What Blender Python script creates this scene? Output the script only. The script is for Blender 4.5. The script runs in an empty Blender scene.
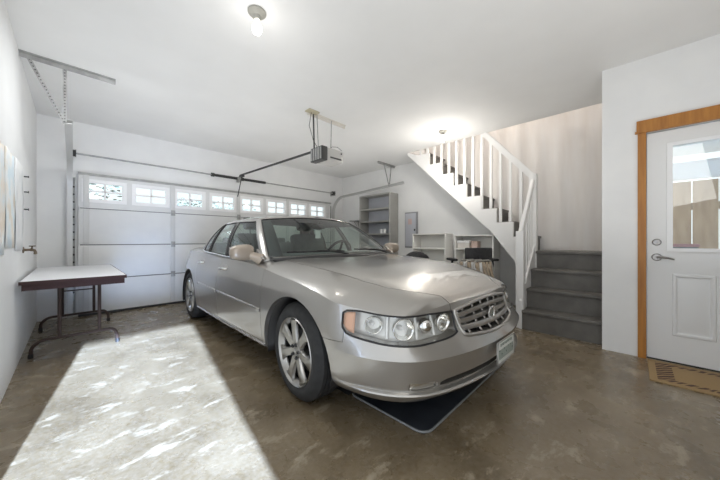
import bpy, bmesh, math, random
from mathutils import Vector, Matrix
random.seed(7)
PI = math.pi
scene = bpy.context.scene
COL = scene.collection

# ------------------------------------------------------------------ helpers
def link(o):
    COL.objects.link(o); return o

def tag(o, label=None, cat=None, group=None, kind=None):
    if label: o['label'] = label
    if cat: o['category'] = cat
    if group: o['group'] = group
    if kind: o['kind'] = kind
    return o

def thing(name, label, cat, loc=(0, 0, 0), rotz=0.0, group=None, kind=None):
    o = bpy.data.objects.new(name, None)
    o.empty_display_size = 0.1
    o.location = loc; o.rotation_euler = (0, 0, rotz)
    link(o)
    return tag(o, label, cat, group, kind)

def mesh_obj(name, me, mat=None, parent=None):
    o = bpy.data.objects.new(name, me)
    link(o)
    if mat:
        for m in (mat if isinstance(mat, (list, tuple)) else [mat]):
            me.materials.append(m)
    if parent: o.parent = parent
    return o

def shade(me, ang=35):
    for p in me.polygons: p.use_smooth = True
    me.set_sharp_from_angle(angle=math.radians(ang))

class MB:
    """collects shapes into one mesh"""
    def __init__(self): self.bm = bmesh.new()
    def box(self, x0, x1, y0, y1, z0, z1, mi=0, bev=0.0):
        b = bmesh.new()
        bmesh.ops.create_cube(b, size=1.0)
        for v in b.verts:
            v.co = Vector((x0 + (v.co.x + .5) * (x1 - x0), y0 + (v.co.y + .5) * (y1 - y0), z0 + (v.co.z + .5) * (z1 - z0)))
        if bev > 0:
            bmesh.ops.bevel(b, geom=list(b.edges), offset=bev, segments=2, profile=.6, affect='EDGES')
        return self._add(b, mi)
    def _add(self, b, mi=0, mat=None):
        if mat is not None:
            for v in b.verts: v.co = mat @ v.co
        bmesh.ops.recalc_face_normals(b, faces=list(b.faces))
        vm = {}
        for v in b.verts: vm[v] = self.bm.verts.new(v.co)
        for f in b.faces:
            try:
                nf = self.bm.faces.new([vm[v] for v in f.verts]); nf.material_index = mi
            except ValueError: pass
        b.free(); return self
    def tube(self, pts, r, n=8, mi=0, cap=True, closed=False):
        pts = [Vector(p) for p in pts]
        b = bmesh.new(); rings = []
        m = len(pts)
        up = None
        for i, p in enumerate(pts):
            if closed: d = pts[(i + 1) % m] - pts[i - 1]
            elif i == 0: d = pts[1] - pts[0]
            elif i == m - 1: d = pts[-1] - pts[-2]
            else: d = (pts[i + 1] - pts[i]).normalized() + (pts[i] - pts[i - 1]).normalized()
            d.normalize()
            if up is None:
                up = Vector((0, 0, 1)) if abs(d.z) < .9 else Vector((1, 0, 0))
            a = d.cross(up); a.normalize(); c = a.cross(d); c.normalize(); up = c
            rr = r[i] if isinstance(r, (list, tuple)) else r
            rings.append([b.verts.new(p + a * rr * math.cos(2 * PI * k / n) + c * rr * math.sin(2 * PI * k / n)) for k in range(n)])
        for i in range(m if closed else m - 1):
            A, B = rings[i], rings[(i + 1) % m]
            for k in range(n): b.faces.new((A[k], A[(k + 1) % n], B[(k + 1) % n], B[k]))
        if cap and not closed:
            b.faces.new(rings[0]); b.faces.new(rings[-1])
        return self._add(b, mi)
    def lathe(self, prof, n=24, axis='Z', origin=(0, 0, 0), mi=0):
        """prof: (radius, height) list"""
        b = bmesh.new(); rings = []
        for r, h in prof:
            if r < 1e-6: rings.append([b.verts.new((0, 0, h))])
            else: rings.append([b.verts.new((r * math.cos(2 * PI * k / n), r * math.sin(2 * PI * k / n), h)) for k in range(n)])
        for A, B in zip(rings, rings[1:]):
            if len(A) == 1 and len(B) == 1: continue
            for k in range(n):
                k2 = (k + 1) % n
                if len(A) == 1: b.faces.new((A[0], B[k2], B[k]))
                elif len(B) == 1: b.faces.new((A[k], A[k2], B[0]))
                else: b.faces.new((A[k], A[k2], B[k2], B[k]))
        if axis == 'X': M = Matrix.Rotation(PI / 2, 4, 'Y')
        elif axis == 'Y': M = Matrix.Rotation(-PI / 2, 4, 'X')
        else: M = Matrix.Identity(4)
        return self._add(b, mi, Matrix.Translation(origin) @ M)
    def prism(self, poly, h0, h1, plane='XY', mi=0):
        """extruded polygon; plane XY extrudes z, XZ extrudes y, YZ extrudes x"""
        f = {'XY': lambda a, b_, h: (a, b_, h), 'XZ': lambda a, b_, h: (a, h, b_), 'YZ': lambda a, b_, h: (h, a, b_)}[plane]
        b = bmesh.new()
        A = [b.verts.new(f(p[0], p[1], h0)) for p in poly]; B = [b.verts.new(f(p[0], p[1], h1)) for p in poly]
        n = len(poly)
        b.faces.new(A); b.faces.new(B[::-1])
        for k in range(n): b.faces.new((A[k], A[(k + 1) % n], B[(k + 1) % n], B[k]))
        return self._add(b, mi)
    def grid(self, rows, mi=0, closed=False):
        b = bmesh.new()
        R = [[b.verts.new(p) for p in r] for r in rows]
        for A, B in zip(R, R[1:]):
            for k in range(len(A) - 1): b.faces.new((A[k], A[k + 1], B[k + 1], B[k]))
        vm = {}
        for v in b.verts: vm[v] = self.bm.verts.new(v.co)
        for f in b.faces:
            nf = self.bm.faces.new([vm[v] for v in f.verts]); nf.material_index = mi
        b.free(); return self
    def sphere(self, c, rx, ry=None, rz=None, n=16, mi=0, mat=None):
        ry = rx if ry is None else ry; rz = rx if rz is None else rz
        b = bmesh.new()
        bmesh.ops.create_uvsphere(b, u_segments=n, v_segments=max(6, n * 2 // 3), radius=1)
        M = Matrix.Translation(c) @ (mat if mat is not None else Matrix.Identity(4)) @ Matrix.Diagonal((rx, ry, rz, 1))
        return self._add(b, mi, M)
    def build(self, name, mat=None, parent=None, ang=35):
        me = bpy.data.meshes.new(name)
        self.bm.to_mesh(me); self.bm.free()
        shade(me, ang)
        return mesh_obj(name, me, mat, parent)

def copy_tree(o, parent=None):
    c = o.copy(); COL.objects.link(c)
    if parent: c.parent = parent
    for ch in list(o.children): copy_tree(ch, c)
    return c

def pchip(xs, ys):
    """smooth monotone interpolation"""
    n = len(xs)
    h = [xs[i + 1] - xs[i] for i in range(n - 1)]
    d = [(ys[i + 1] - ys[i]) / h[i] for i in range(n - 1)]
    m = [d[0]] + [0] * (n - 2) + [d[-1]]
    for i in range(1, n - 1):
        if d[i - 1] * d[i] > 0:
            w1 = 2 * h[i] + h[i - 1]; w2 = h[i] + 2 * h[i - 1]
            m[i] = (w1 + w2) / (w1 / d[i - 1] + w2 / d[i])
    def f(x):
        if x <= xs[0]: return ys[0]
        if x >= xs[-1]: return ys[-1]
        i = 0
        while x > xs[i + 1]: i += 1
        t = (x - xs[i]) / h[i]
        return ((1 + 2 * t) * (1 - t) ** 2 * ys[i] + t * (1 - t) ** 2 * h[i] * m[i]
                + t * t * (3 - 2 * t) * ys[i + 1] + t * t * (t - 1) * h[i] * m[i + 1])
    return f

def catmull(pts, per):
    """dense Catmull-Rom through points (tuples)"""
    P = [Vector(p) for p in pts]
    P = [2 * P[0] - P[1]] + P + [2 * P[-1] - P[-2]]
    out = []
    for i in range(1, len(P) - 2):
        p0, p1, p2, p3 = P[i - 1:i + 3]
        # centripetal
        t0 = 0; t1 = t0 + max((p1 - p0).length, 1e-6) ** .5; t2 = t1 + max((p2 - p1).length, 1e-6) ** .5; t3 = t2 + max((p3 - p2).length, 1e-6) ** .5
        for k in range(per):
            t = t1 + (t2 - t1) * k / per
            A1 = (t1 - t) / (t1 - t0) * p0 + (t - t0) / (t1 - t0) * p1
            A2 = (t2 - t) / (t2 - t1) * p1 + (t - t1) / (t2 - t1) * p2
            A3 = (t3 - t) / (t3 - t2) * p2 + (t - t2) / (t3 - t2) * p3
            B1 = (t2 - t) / (t2 - t0) * A1 + (t - t0) / (t2 - t0) * A2
            B2 = (t3 - t) / (t3 - t1) * A2 + (t - t1) / (t3 - t1) * A3
            out.append((t2 - t) / (t2 - t1) * B1 + (t - t1) / (t2 - t1) * B2)
    out.append(P[-2])
    return out

# ------------------------------------------------------------------ materials
def mat(name, col, rough=.5, metal=0.0, coat=0.0, spec=.5, emit=None, estr=0.0):
    m = bpy.data.materials.new(name); m.use_nodes = True
    b = m.node_tree.nodes['Principled BSDF']
    b.inputs['Base Color'].default_value = (*col, 1); b.inputs['Roughness'].default_value = rough
    b.inputs['Metallic'].default_value = metal; b.inputs['Coat Weight'].default_value = coat
    b.inputs['Coat Roughness'].default_value = .05
    b.inputs['Specular IOR Level'].default_value = spec
    if emit:
        b.inputs['Emission Color'].default_value = (*emit, 1); b.inputs['Emission Strength'].default_value = estr
    return m

def noisy(name, c1, c2, scale=8, rough=.5, metal=0, detail=6, bump=0.0, bscale=None, lo=.35, hi=.65, stretch=(1, 1, 1), coat=0.0):
    """two colours mixed by object-space noise, optional bump"""
    m = mat(name, c1, rough, metal, coat)
    nt = m.node_tree; N = nt.nodes; L = nt.links
    b = N['Principled BSDF']
    tc = N.new('ShaderNodeTexCoord'); mp = N.new('ShaderNodeMapping'); mp.inputs['Scale'].default_value = stretch
    L.new(tc.outputs['Object'], mp.inputs['Vector'])
    no = N.new('ShaderNodeTexNoise'); no.inputs['Scale'].default_value = scale; no.inputs['Detail'].default_value = detail
    L.new(mp.outputs['Vector'], no.inputs['Vector'])
    cr = N.new('ShaderNodeValToRGB')
    cr.color_ramp.elements[0].position = lo; cr.color_ramp.elements[0].color = (*c1, 1)
    cr.color_ramp.elements[1].position = hi; cr.color_ramp.elements[1].color = (*c2, 1)
    L.new(no.outputs['Fac'], cr.inputs['Fac']); L.new(cr.outputs['Color'], b.inputs['Base Color'])
    if bump:
        n2 = N.new('ShaderNodeTexNoise'); n2.inputs['Scale'].default_value = bscale or scale * 6; n2.inputs['Detail'].default_value = 4
        L.new(mp.outputs['Vector'], n2.inputs['Vector'])
        bp = N.new('ShaderNodeBump'); bp.inputs['Strength'].default_value = bump; bp.inputs['Distance'].default_value = .01
        L.new(n2.outputs['Fac'], bp.inputs['Height']); L.new(bp.outputs['Normal'], b.inputs['Normal'])
    return m

def glass_mat(name, tint=(.9, .95, .93), refl=1.0):
    m = bpy.data.materials.new(name); m.use_nodes = True
    nt = m.node_tree; N = nt.nodes; L = nt.links
    N.remove(N['Principled BSDF'])
    out = N['Material Output']
    tr = N.new('ShaderNodeBsdfTransparent'); tr.inputs['Color'].default_value = (*tint, 1)
    gl = N.new('ShaderNodeBsdfGlossy'); gl.inputs['Roughness'].default_value = .02
    gl.inputs['Color'].default_value = (refl, refl, refl, 1)
    lw = N.new('ShaderNodeLayerWeight'); lw.inputs['Blend'].default_value = .5
    pw = N.new('ShaderNodeMath'); pw.operation = 'POWER'; pw.inputs[1].default_value = 5
    fr = N.new('ShaderNodeMath'); fr.operation = 'MULTIPLY_ADD'; fr.inputs[1].default_value = .92; fr.inputs[2].default_value = .06
    L.new(lw.outputs['Facing'], pw.inputs[0]); L.new(pw.outputs[0], fr.inputs[0])
    mx = N.new('ShaderNodeMixShader')
    L.new(fr.outputs[0], mx.inputs['Fac']); L.new(tr.outputs['BSDF'], mx.inputs[1]); L.new(gl.outputs['BSDF'], mx.inputs[2])
    L.new(mx.outputs['Shader'], out.inputs['Surface'])
    return m

M = {}
M['wall'] = noisy('wall_paint', (.83, .83, .825), (.87, .87, .86), 3, .55, bump=.04, bscale=60)
M['ceil'] = noisy('ceiling_paint', (.84, .84, .83), (.87, .87, .86), 2, .7, bump=.03, bscale=50)
M['stairwall'] = noisy('stairwell_paint_light_streaks', (.78, .745, .71), (.84, .82, .80), 5, .6, stretch=(1, 2.2, .25), lo=.3, hi=.7)  # warm vertical streaks in the colour stand in for light from upstairs
M['doorw'] = mat('painted_door_white', (.80, .80, .79), .35)
M['gdoor'] = noisy('garage_door_steel', (.74, .74, .735), (.77, .77, .76), 6, .4, bump=.02, bscale=80)
M['gdoor2'] = mat('garage_door_stile_steel', (.66, .66, .65), .4)
M['joint'] = mat('section_joint_shadow', (.16, .16, .16), .6)  # dark strip colour imitates the shade in the door's section joints
M['wframe'] = mat('white_plastic_frame', (.9, .9, .9), .35)
M['white'] = mat('white_trim_paint', (.87, .865, .85), .35)
M['stair'] = noisy('grey_stair_paint', (.12, .113, .102), (.16, .151, .136), 7, .45)
M['wood'] = noisy('oak_trim', (.36, .135, .018), (.50, .215, .036), 5, .45, stretch=(6, 6, .6), lo=.3, hi=.7)
M['galv'] = noisy('galvanised_steel', (.34, .34, .33), (.46, .46, .45), 12, .5, .35)
M['track'] = mat('pale_track_steel', (.60, .60, .59), .45, .2)
M['dark'] = mat('dark_steel', (.055, .055, .055), .5, .4)
M['black'] = mat('black_plastic', (.015, .015, .016), .45)
M['rubber'] = noisy('tyre_rubber', (.018, .018, .018), (.03, .03, .03), 20, .75)
M['chrome'] = mat('chrome', (.80, .80, .79), .12, 1)
M['nickel'] = mat('satin_nickel', (.30, .29, .28), .32, 1)
M['alloy'] = mat('polished_alloy', (.44, .43, .41), .32, 1)
M['barrel'] = mat('dark_grey_barrel', (.05, .05, .05), .5, .5)  # flat dark grey for the barrel behind the spokes
M['opener'] = mat('opener_grey_plastic', (.50, .49, .47), .4)
M['openerd'] = mat('opener_vent_dark', (.05, .05, .05), .5)
M['tabletop'] = mat('white_laminate', (.86, .86, .87), .28)
M['tableedge'] = mat('brown_table_edge', (.055, .028, .026), .65, spec=.25)
M['tableleg'] = mat('brown_enamel_steel', (.050, .031, .024), .55, spec=.3)
M['greyshelf'] = noisy('grey_shelf_paint', (.37, .365, .34), (.41, .405, .38), 5, .5)
M['whiteshelf'] = mat('white_melamine', (.88, .87, .83), .45)
M['panel'] = mat('electrical_panel_enamel', (.56, .57, .62), .45)
M['panelf'] = mat('electrical_panel_rim', (.30, .30, .31), .45, .2)
M['sticker'] = mat('faded_red_label', (.66, .50, .47), .6)
M['leather'] = noisy('black_vinyl', (.02, .02, .022), (.035, .035, .037), 30, .45)
M['tan'] = noisy('tan_webbing', (.42, .33, .24), (.55, .45, .34), 30, .8)
M['card'] = mat('pale_cardboard', (.74, .71, .66), .7)
M['carton'] = mat('pinkish_carton', (.60, .46, .40), .7)
M['cup'] = mat('white_ceramic', (.85, .85, .84), .3)
M['basket'] = noisy('wicker', (.36, .20, .11), (.55, .35, .22), 40, .8)
M['brass'] = mat('brass_tap', (.17, .13, .09), .5, .6)
M['mattray'] = noisy('dark_plastic_tray', (.03, .035, .044), (.05, .057, .07), 8, .3)
M['trayrim'] = mat('tray_rim_worn', (.22, .23, .235), .5)
M['bulb'] = mat('lit_bulb', (1, 1, 1), .3, emit=(1.0, .97, .92), estr=6)
M['socket'] = mat('porcelain_socket', (.36, .35, .31), .4)
M['fence'] = noisy('cedar_boards', (.40, .235, .10), (.50, .32, .16), 5, .7, stretch=(3, 3, .5))
M['leaf'] = noisy('hedge_leaves', (.045, .065, .045), (.15, .18, .13), 20, .6)
M['ground'] = noisy('asphalt', (.25, .25, .25), (.33, .33, .32), 10, .9)
M['pglass'] = glass_mat('pane_glass', (.93, .96, .95))
M['cglass'] = glass_mat('car_glass', (.70, .80, .76), 1.0)
M['lens'] = glass_mat('lamp_lens', (.95, .95, .94))

# car paint : metallic champagne grey with a clear coat
def car_paint():
    m = mat('car_paint_warm_silver', (.42, .405, .38), .28, .75, 1.0)
    nt = m.node_tree; N = nt.nodes; L = nt.links; b = N['Principled BSDF']
    b.inputs['Coat Roughness'].default_value = .04
    tc = N.new('ShaderNodeTexCoord'); vo = N.new('ShaderNodeTexNoise'); vo.inputs['Scale'].default_value = 900
    L.new(tc.outputs['Object'], vo.inputs['Vector'])
    cr = N.new('ShaderNodeValToRGB')
    cr.color_ramp.elements[0].position = .3; cr.color_ramp.elements[0].color = (.385, .368, .342, 1)
    cr.color_ramp.elements[1].position = .7; cr.color_ramp.elements[1].color = (.465, .446, .418, 1)
    L.new(vo.outputs['Fac'], cr.inputs['Fac']); L.new(cr.outputs['Color'], b.inputs['Base Color'])
    return m
M['paint'] = car_paint()
M['mirrorcap'] = mat('mirror_cap_beige', (.40, .335, .27), .35, .3, .6)
M['trimdark'] = mat('cabin_grey_trim', (.10, .105, .105), .6)
M['seat'] = noisy('cabin_grey_leather', (.16, .165, .165), (.20, .205, .20), 14, .5)
M['amber'] = mat('amber_reflector', (.66, .36, .22), .3)
M['reflector'] = mat('headlamp_reflector', (.82, .82, .80), .16, 1)
M['lampin'] = mat('headlamp_housing', (.78, .78, .76), .25, .3)
M['grillebar'] = mat('silver_grille_bars', (.50, .485, .46), .3, .8)
M['plate'] = mat('plate_white', (.74, .76, .72), .5)
M['platetxt'] = mat('plate_green_ink', (.12, .17, .14), .6)

def floor_mat():
    m = mat('worn_brown_concrete', (.1, .08, .06), .4)
    nt = m.node_tree; N = nt.nodes; L = nt.links; b = N['Principled BSDF']
    tc = N.new('ShaderNodeTexCoord')
    def noise(scale, detail=6, rough=.6, stretch=None, dist=0):
        v = tc.outputs['Object']
        if stretch:
            mp = N.new('ShaderNodeMapping'); mp.inputs['Scale'].default_value = stretch; mp.inputs['Rotation'].default_value = (0, 0, .5)
            L.new(v, mp.inputs['Vector']); v = mp.outputs['Vector']
        n = N.new('ShaderNodeTexNoise'); n.inputs['Scale'].default_value = scale; n.inputs['Detail'].default_value = detail
        n.inputs['Roughness'].default_value = rough; n.inputs['Distortion'].default_value = dist
        L.new(v, n.inputs['Vector']); return n.outputs['Fac']
    def ramp(src, stops):
        r = N.new('ShaderNodeValToRGB'); e = r.color_ramp.elements
        e[0].position, e[0].color = stops[0][0], (*stops[0][1], 1)
        e[1].position, e[1].color = stops[-1][0], (*stops[-1][1], 1)
        for p, c in stops[1:-1]:
            x = e.new(p); x.color = (*c, 1)
        L.new(src, r.inputs['Fac']); return r.outputs['Color']
    def mix(f, a, c):
        x = N.new('ShaderNodeMix'); x.data_type = 'RGBA'
        if hasattr(f, 'links'): L.new(f, x.inputs[0])
        else: x.inputs[0].default_value = f
        L.new(a, x.inputs[6])
        if hasattr(c, 'links'): L.new(c, x.inputs[7])
        else: x.inputs[7].default_value = (*c, 1)
        return x.outputs[2]
    base = ramp(noise(2.2, 8, .62, None, .8), [(.15, (.09, .062, .03)), (.35, (.135, .098, .052)), (.5, (.18, .135, .077)), (.72, (.25, .195, .122))])
    fine = ramp(noise(38, 5), [(.35, (0, 0, 0)), (.7, (1, 1, 1))])
    c = mix(.05, base, fine)
    # pale scuffs where the stain has worn through
    scuff = ramp(noise(4.2, 11, .70, (1, 1.9, 1), .3), [(.56, (0, 0, 0)), (.61, (.55, .55, .55)), (.74, (1, 1, 1))])
    c = mix(scuff, c, (.40, .34, .25))
    L.new(c, b.inputs['Base Color'])
    rr = N.new('ShaderNodeMapRange'); rr.inputs[1].default_value = .3; rr.inputs[2].default_value = .7
    rr.inputs[3].default_value = .16; rr.inputs[4].default_value = .42; b.inputs['Specular IOR Level'].default_value = .75
    L.new(noise(5, 6), rr.inputs[0]); L.new(rr.outputs[0], b.inputs['Roughness'])
    bp = N.new('ShaderNodeBump'); bp.inputs['Strength'].default_value = .25; bp.inputs['Distance'].default_value = .006
    L.new(noise(60, 5), bp.inputs['Height']); L.new(bp.outputs['Normal'], b.inputs['Normal'])
    return m
M['floor'] = floor_mat()

def struct(o, label=None, cat=None):
    o['kind'] = 'structure'
    if label: o['label'] = label
    if cat: o['category'] = cat
    return o

# ------------------------------------------------------------------ room shell
XL, XR, XD = -.335, 5.10, 3.66
YB, YR, H = 5.63, -1.6, 2.75
struct(MB().box(XL - 1.6, XR + .15, YR - .15, YB + .2, -.15, 0).build('floor', M['floor']), 'worn brown stained concrete garage floor', 'floor')
HX, HY0, HY1 = 4.50, -.05, 3.10      # stair hole in the ceiling
c = MB()
c.box(XL - 1.6, HX, YR - .15, YB + .2, H, H + .22); c.box(HX, XR + .15, HY1, YB + .2, H, H + .22); c.box(HX, XR + .15, YR - .15, HY0, H, H + .22)
struct(c.build('ceiling', M['ceil']), 'smooth white garage ceiling with stair opening', 'ceiling')
struct(MB().box(XL - .15, XL, 1.3, YB + .2, 0, H).build('wall_left', M['wall']), 'plain white wall on the left with maps', 'wall')
w = MB(); GX0, GX1, GZ = .12, 4.55, 2.0
w.box(XL, GX0, YB, YB + .18, 0, H).box(GX1, XR, YB, YB + .18, 0, H).box(GX0, GX1, YB, YB + .18, GZ, H)
struct(w.build('wall_back', M['wall']), 'white wall around the sectional garage door', 'wall')
struct(MB().box(XR, XR + .15, 0, YB + .2, 0, H).build('wall_right', M['wall']), 'white wall behind the shelves under the stairs', 'wall')
w = MB(); w.box(XR, XR + .15, -.05, HY1 + .3, H, 5.0)
struct(w.build('wall_stairwell', M['stairwall']), 'cream wall rising up the stairwell, streaks of light painted into its colour', 'wall')
w = MB(); w.prism([(.0, .5), (1.05, .62), (3.09, 2.70), (3.09, H + .01), (.0, H + .01)], XR - .012, XR - .001, 'YZ')
struct(w.build('trim_1', M['stairwall']), 'thin cream facing beside the stair flight, streaks of light painted into its colour', 'wall facing')
# entry wall with door opening
DY0, DY1, DZ = -.085, -1.005, 2.06
w = MB(); w.box(XD, XD + .12, DY0, .221, 0, H).box(XD, XD + .12, YR, DY1, 0, H).box(XD, XD + .12, DY1, DY0, DZ, H)
struct(w.build('wall_entry', M['wall']), 'white wall holding the entry door', 'wall')
struct(MB().box(XD + .12, XR + .15, -.17, -.05, 0, 5.0).build('wall_landing', M['wall']), 'white wall closing the stair landing', 'wall')
w = MB(); w.box(HX - .12, HX, HY0, HY1 + .3, H + .22, 5.0).box(HX - .12, XR + .15, HY1 + .3, HY1 + .42, H + .22, 5.0)
struct(w.build('wall_upstairs', M['wall']), 'white walls closing the upper stairwell', 'wall')
struct(MB().box(HX - .12, XR + .15, -.17, HY1 + .42, 5.0, 5.1).build('ceiling_upstairs', M['ceil']), 'white ceiling over the upper stairwell', 'ceiling')
# unseen rear wall; its left opening is added and sized for the sun patch
RX0, RX1, RZ = XL - 1.6, .22, 2.22
w = MB(); w.box(RX1, XD + .12, YR - .15, YR, 0, H).box(RX0, RX1, YR - .15, YR, RZ, H)
struct(w.build('wall_rear', mat('rear_wall_panelling', (.26, .235, .20), .7)), 'brown panelled wall behind the camera with an opening added to let the sun in', 'wall')

# ------------------------------------------------------------------ entry door + oak casing
t = MB(); t.box(XD - .022, XD, -.085, -.03, 0, 2.065).box(XD - .022, XD, -1.06, -1.005, 0, 2.065)
struct(t.build('trim_2', M['wood']), 'orange oak side casings of the entry door', 'door casing')
t = MB(); t.box(XD - .026, XD, -1.10, -.022, 2.075, 2.172).box(XD - .034, XD, -1.11, -.012, 2.06, 2.075)
struct(t.build('trim_3', M['wood']), 'orange oak head casing above the entry door', 'door casing')
d1 = thing('door_1', 'white half-glass entry door with two raised panels', 'door', (XD + .02, -.09, 0))
struct(d1)
P = MB()  # local: x depth 0..0.045, y 0..-.91
LY0, LY1, LZ0, LZ1 = -.135, -.76, .985, 1.93
P.box(0, .045, LY0, 0, .012, 2.05).box(0, .045, -.91, LY1, .012, 2.05).box(0, .045, LY1, LY0, .012, LZ0).box(0, .045, LY1, LY0, LZ1, 2.05)
P.build('slab', M['doorw'], d1)
f = MB(); fw = .024
f.box(-.016, 0, LY0 - fw, LY0 + .012, LZ0 - .005, LZ1 + .005, bev=0).box(-.016, 0, LY1 - .012, LY1 + fw, LZ0 - .005, LZ1 + .005, bev=0)
f.box(-.016, 0, LY1 + fw, LY0 - fw, LZ0 - .005, LZ0 + fw).box(-.016, 0, LY1 + fw, LY0 - fw, LZ1 - fw, LZ1 + .005)
f.build('window_frame', M['wframe'], d1)
MB().box(.018, .024, LY1, LY0, LZ0, LZ1).build('glass', M['pglass'], d1)
for y0, y1 in ((-.155, -.40), (-.51, -.755)):
    p = MB()
    def ring(a, dep): return [(dep, y0 - a, .24 + a), (dep, y1 + a, .24 + a), (dep, y1 + a, .785 - a), (dep, y0 - a, .785 - a)]
    b = bmesh.new(); rs = [[b.verts.new(q) for q in ring(a, dp)] for a, dp in ((0, .0), (.006, -.007), (.022, -.008), (.034, .001), (.04, .001), (.062, -.006))]
    for A_, B_ in zip(rs, rs[1:]):
        for k in range(4): b.faces.new((A_[k], A_[(k + 1) % 4], B_[(k + 1) % 4], B_[k]))
    b.faces.new(rs[-1]); p._add(b); p.build('raised_panel', M['doorw'], d1)
lv = MB(); lv.lathe([(0, -.02), (.026, -.018), (.032, -.006), (.034, 0)], 20, 'X', (0, -.062, .925))
lv.tube([(-.01, -.062, .925), (-.045, -.062, .925)], .011)
lv.tube([(-.045, -.06, .925), (-.05, -.085, .927), (-.05, -.13, .922), (-.046, -.165, .91)], [.011, .010, .008, .006])
lv.build('lever_handle', M['nickel'], d1)
db = MB(); db.lathe([(0, -.022), (.022, -.02), (.029, -.008), (.031, 0)], 20, 'X', (0, -.062, 1.06)); db.box(-.034, -.02, -.068, -.056, 1.045, 1.075, bev=.003)
db.build('deadbolt', M['nickel'], d1)
MB().box(.0, .045, -.91, 0, .0, .012).build('sweep', M['black'], d1)

# outside the entry door
fz = thing('board_fence', 'tan cedar board fence seen through the entry door glass', 'fence', (6.0, 0, 0))
for i in range(7):
    y = -.12 - i * .235
    MB().box(0, .025, y - .225, y, .0, 1.9, bev=.003).build('board', M['fence'], fz)
for z_ in (.4, 1.5): MB().box(.026, .07, -1.8, -.1, z_, z_ + .1).build('rail', M['fence'], fz)
struct(MB().box(3.9, 6.6, -2.6, -.2, 2.38, 2.45).build('ceiling_porch', noisy('porch_soffit', (.80, .80, .80), (.92, .92, .92), 9, .7, stretch=(1, 8, 1), bump=.5, bscale=14)), 'white textured porch ceiling outside the entry door', 'ceiling')
struct(MB().box(5.9, 6.02, -2.6, -.18, 1.92, 2.16).build('trim_4', M['wframe']), 'white porch beam above the fence', 'beam')
MB_ = MB().box(4.55, 4.75, -.95, -.42, 2.32, 2.378, bev=.01); tag(MB_.build('porch_light', M['dark']), 'dark flat lamp under the porch ceiling', 'lamp')
bn = thing('porch_bench', 'dark red topped low bench in front of the tan fence', 'bench', (5.6, -.42, 0))
MB().box(-.1, .1, -.18, .12, .99, 1.03, bev=.006).build('seat', mat('faded_red_paint', (.34, .11, .10), .6), bn)
MB().box(-.09, .09, -.17, .11, .95, .99).build('apron', M['black'], bn)
for sx in (-.07, .07):
    for sy in (-.14, .08): MB().box(sx - .02, sx + .02, sy - .02, sy + .02, -.05, .95).build('leg', M['black'], bn)
struct(MB().box(3.8, 9, -2.85, -2.7, -.05, 3.2).build('sun_blocker', M['wframe']), 'unseen white panel added to keep the sun off the fence', 'wall')  # unseen blocker, added to shade the fence from the sun
struct(MB().box(3.8, 9, -4, 0, -.2, -.05).build('floor_porch', M['ground']), 'grey porch floor', 'floor')

# ------------------------------------------------------------------ garage door
g = thing('door_2', 'white sectional garage door with a row of small windows', 'garage door', (0, 5.60, 0)); struct(g)
zs = [.03, .514, 1.01, 1.533, 2.045]
X0, X1 = .05, 4.62
wx = [(.10 + .5525 * i, .10 + .5525 * i + .46) for i in range(8)]
WZ0, WZ1 = 1.635, 1.935
for i in range(3):
    MB().box(X0, X1, -.04, 0, zs[i] + .007, zs[i + 1] - .007, bev=.004).build('panel', M['gdoor'], g)
    MB().box(X0 + .02, X1 - .02, -.034, -.006, zs[i + 1] - .009, zs[i + 1] + .009).build('seam', M['joint'], g)
p = MB(); p.box(X0, X1, -.04, 0, zs[3] + .004, WZ0).box(X0, X1, -.04, 0, WZ1, zs[4])
xe = [X0] + [v for a in wx for v in a] + [X1]
for i in range(0, len(xe), 2): p.box(xe[i], xe[i + 1], -.04, 0, WZ0, WZ1)
p.build('panel', M['gdoor'], g)
for a, b_ in wx:
    f = MB(); fw = .035
    f.box(a - .015, b_ + .015, -.052, .004, WZ0 - .015, WZ0 + fw).box(a - .015, b_ + .015, -.052, .004, WZ1 - fw, WZ1 + .015)
    f.box(a - .015, a + fw, -.052, .004, WZ0 + fw, WZ1 - fw).box(b_ - fw, b_ + .015, -.052, .004, WZ0 + fw, WZ1 - fw)
    mx = (a + b_) / 2; mz = (WZ0 + WZ1) / 2
    f.box(mx - .01, mx + .01, -.046, .0, WZ0 + fw, WZ1 - fw).box(a + fw, b_ - fw, -.046, .0, mz - .01, mz + .01)
    wf = f.build('window', M['wframe'], g)
    MB().box(a + .01, b_ - .01, -.022, -.016, WZ0 + .01, WZ1 - .01).build('pane', M['pglass'], wf)
for x in (.13, 1.175, 2.27, 3.365, 4.52):
    for i in range(4): MB().box(x - .032, x + .032, -.058, -.041, zs[i] + .02, zs[i + 1] - .02, bev=.003).build('stile', M['gdoor2'], g)
for x in (1.175, 2.27, 3.365):
    for z in zs[1:4]:
        h = MB().box(x - .03, x + .03, -.072, -.059, z - .045, z + .045, bev=.003); h.tube([(x - .035, -.07, z), (x + .035, -.07, z)], .009)
        h.build('hinge', M['galv'], g)
MB().box(X0, X1, -.062, -.041, 2.0, 2.03).box(X0, X1, -.075, -.062, 2.025, 2.03).build('strut', M['galv'], g)
MB().box(X0, X1, -.036, -.004, 0, .03).build('bottom_seal', M['black'], g)

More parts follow.
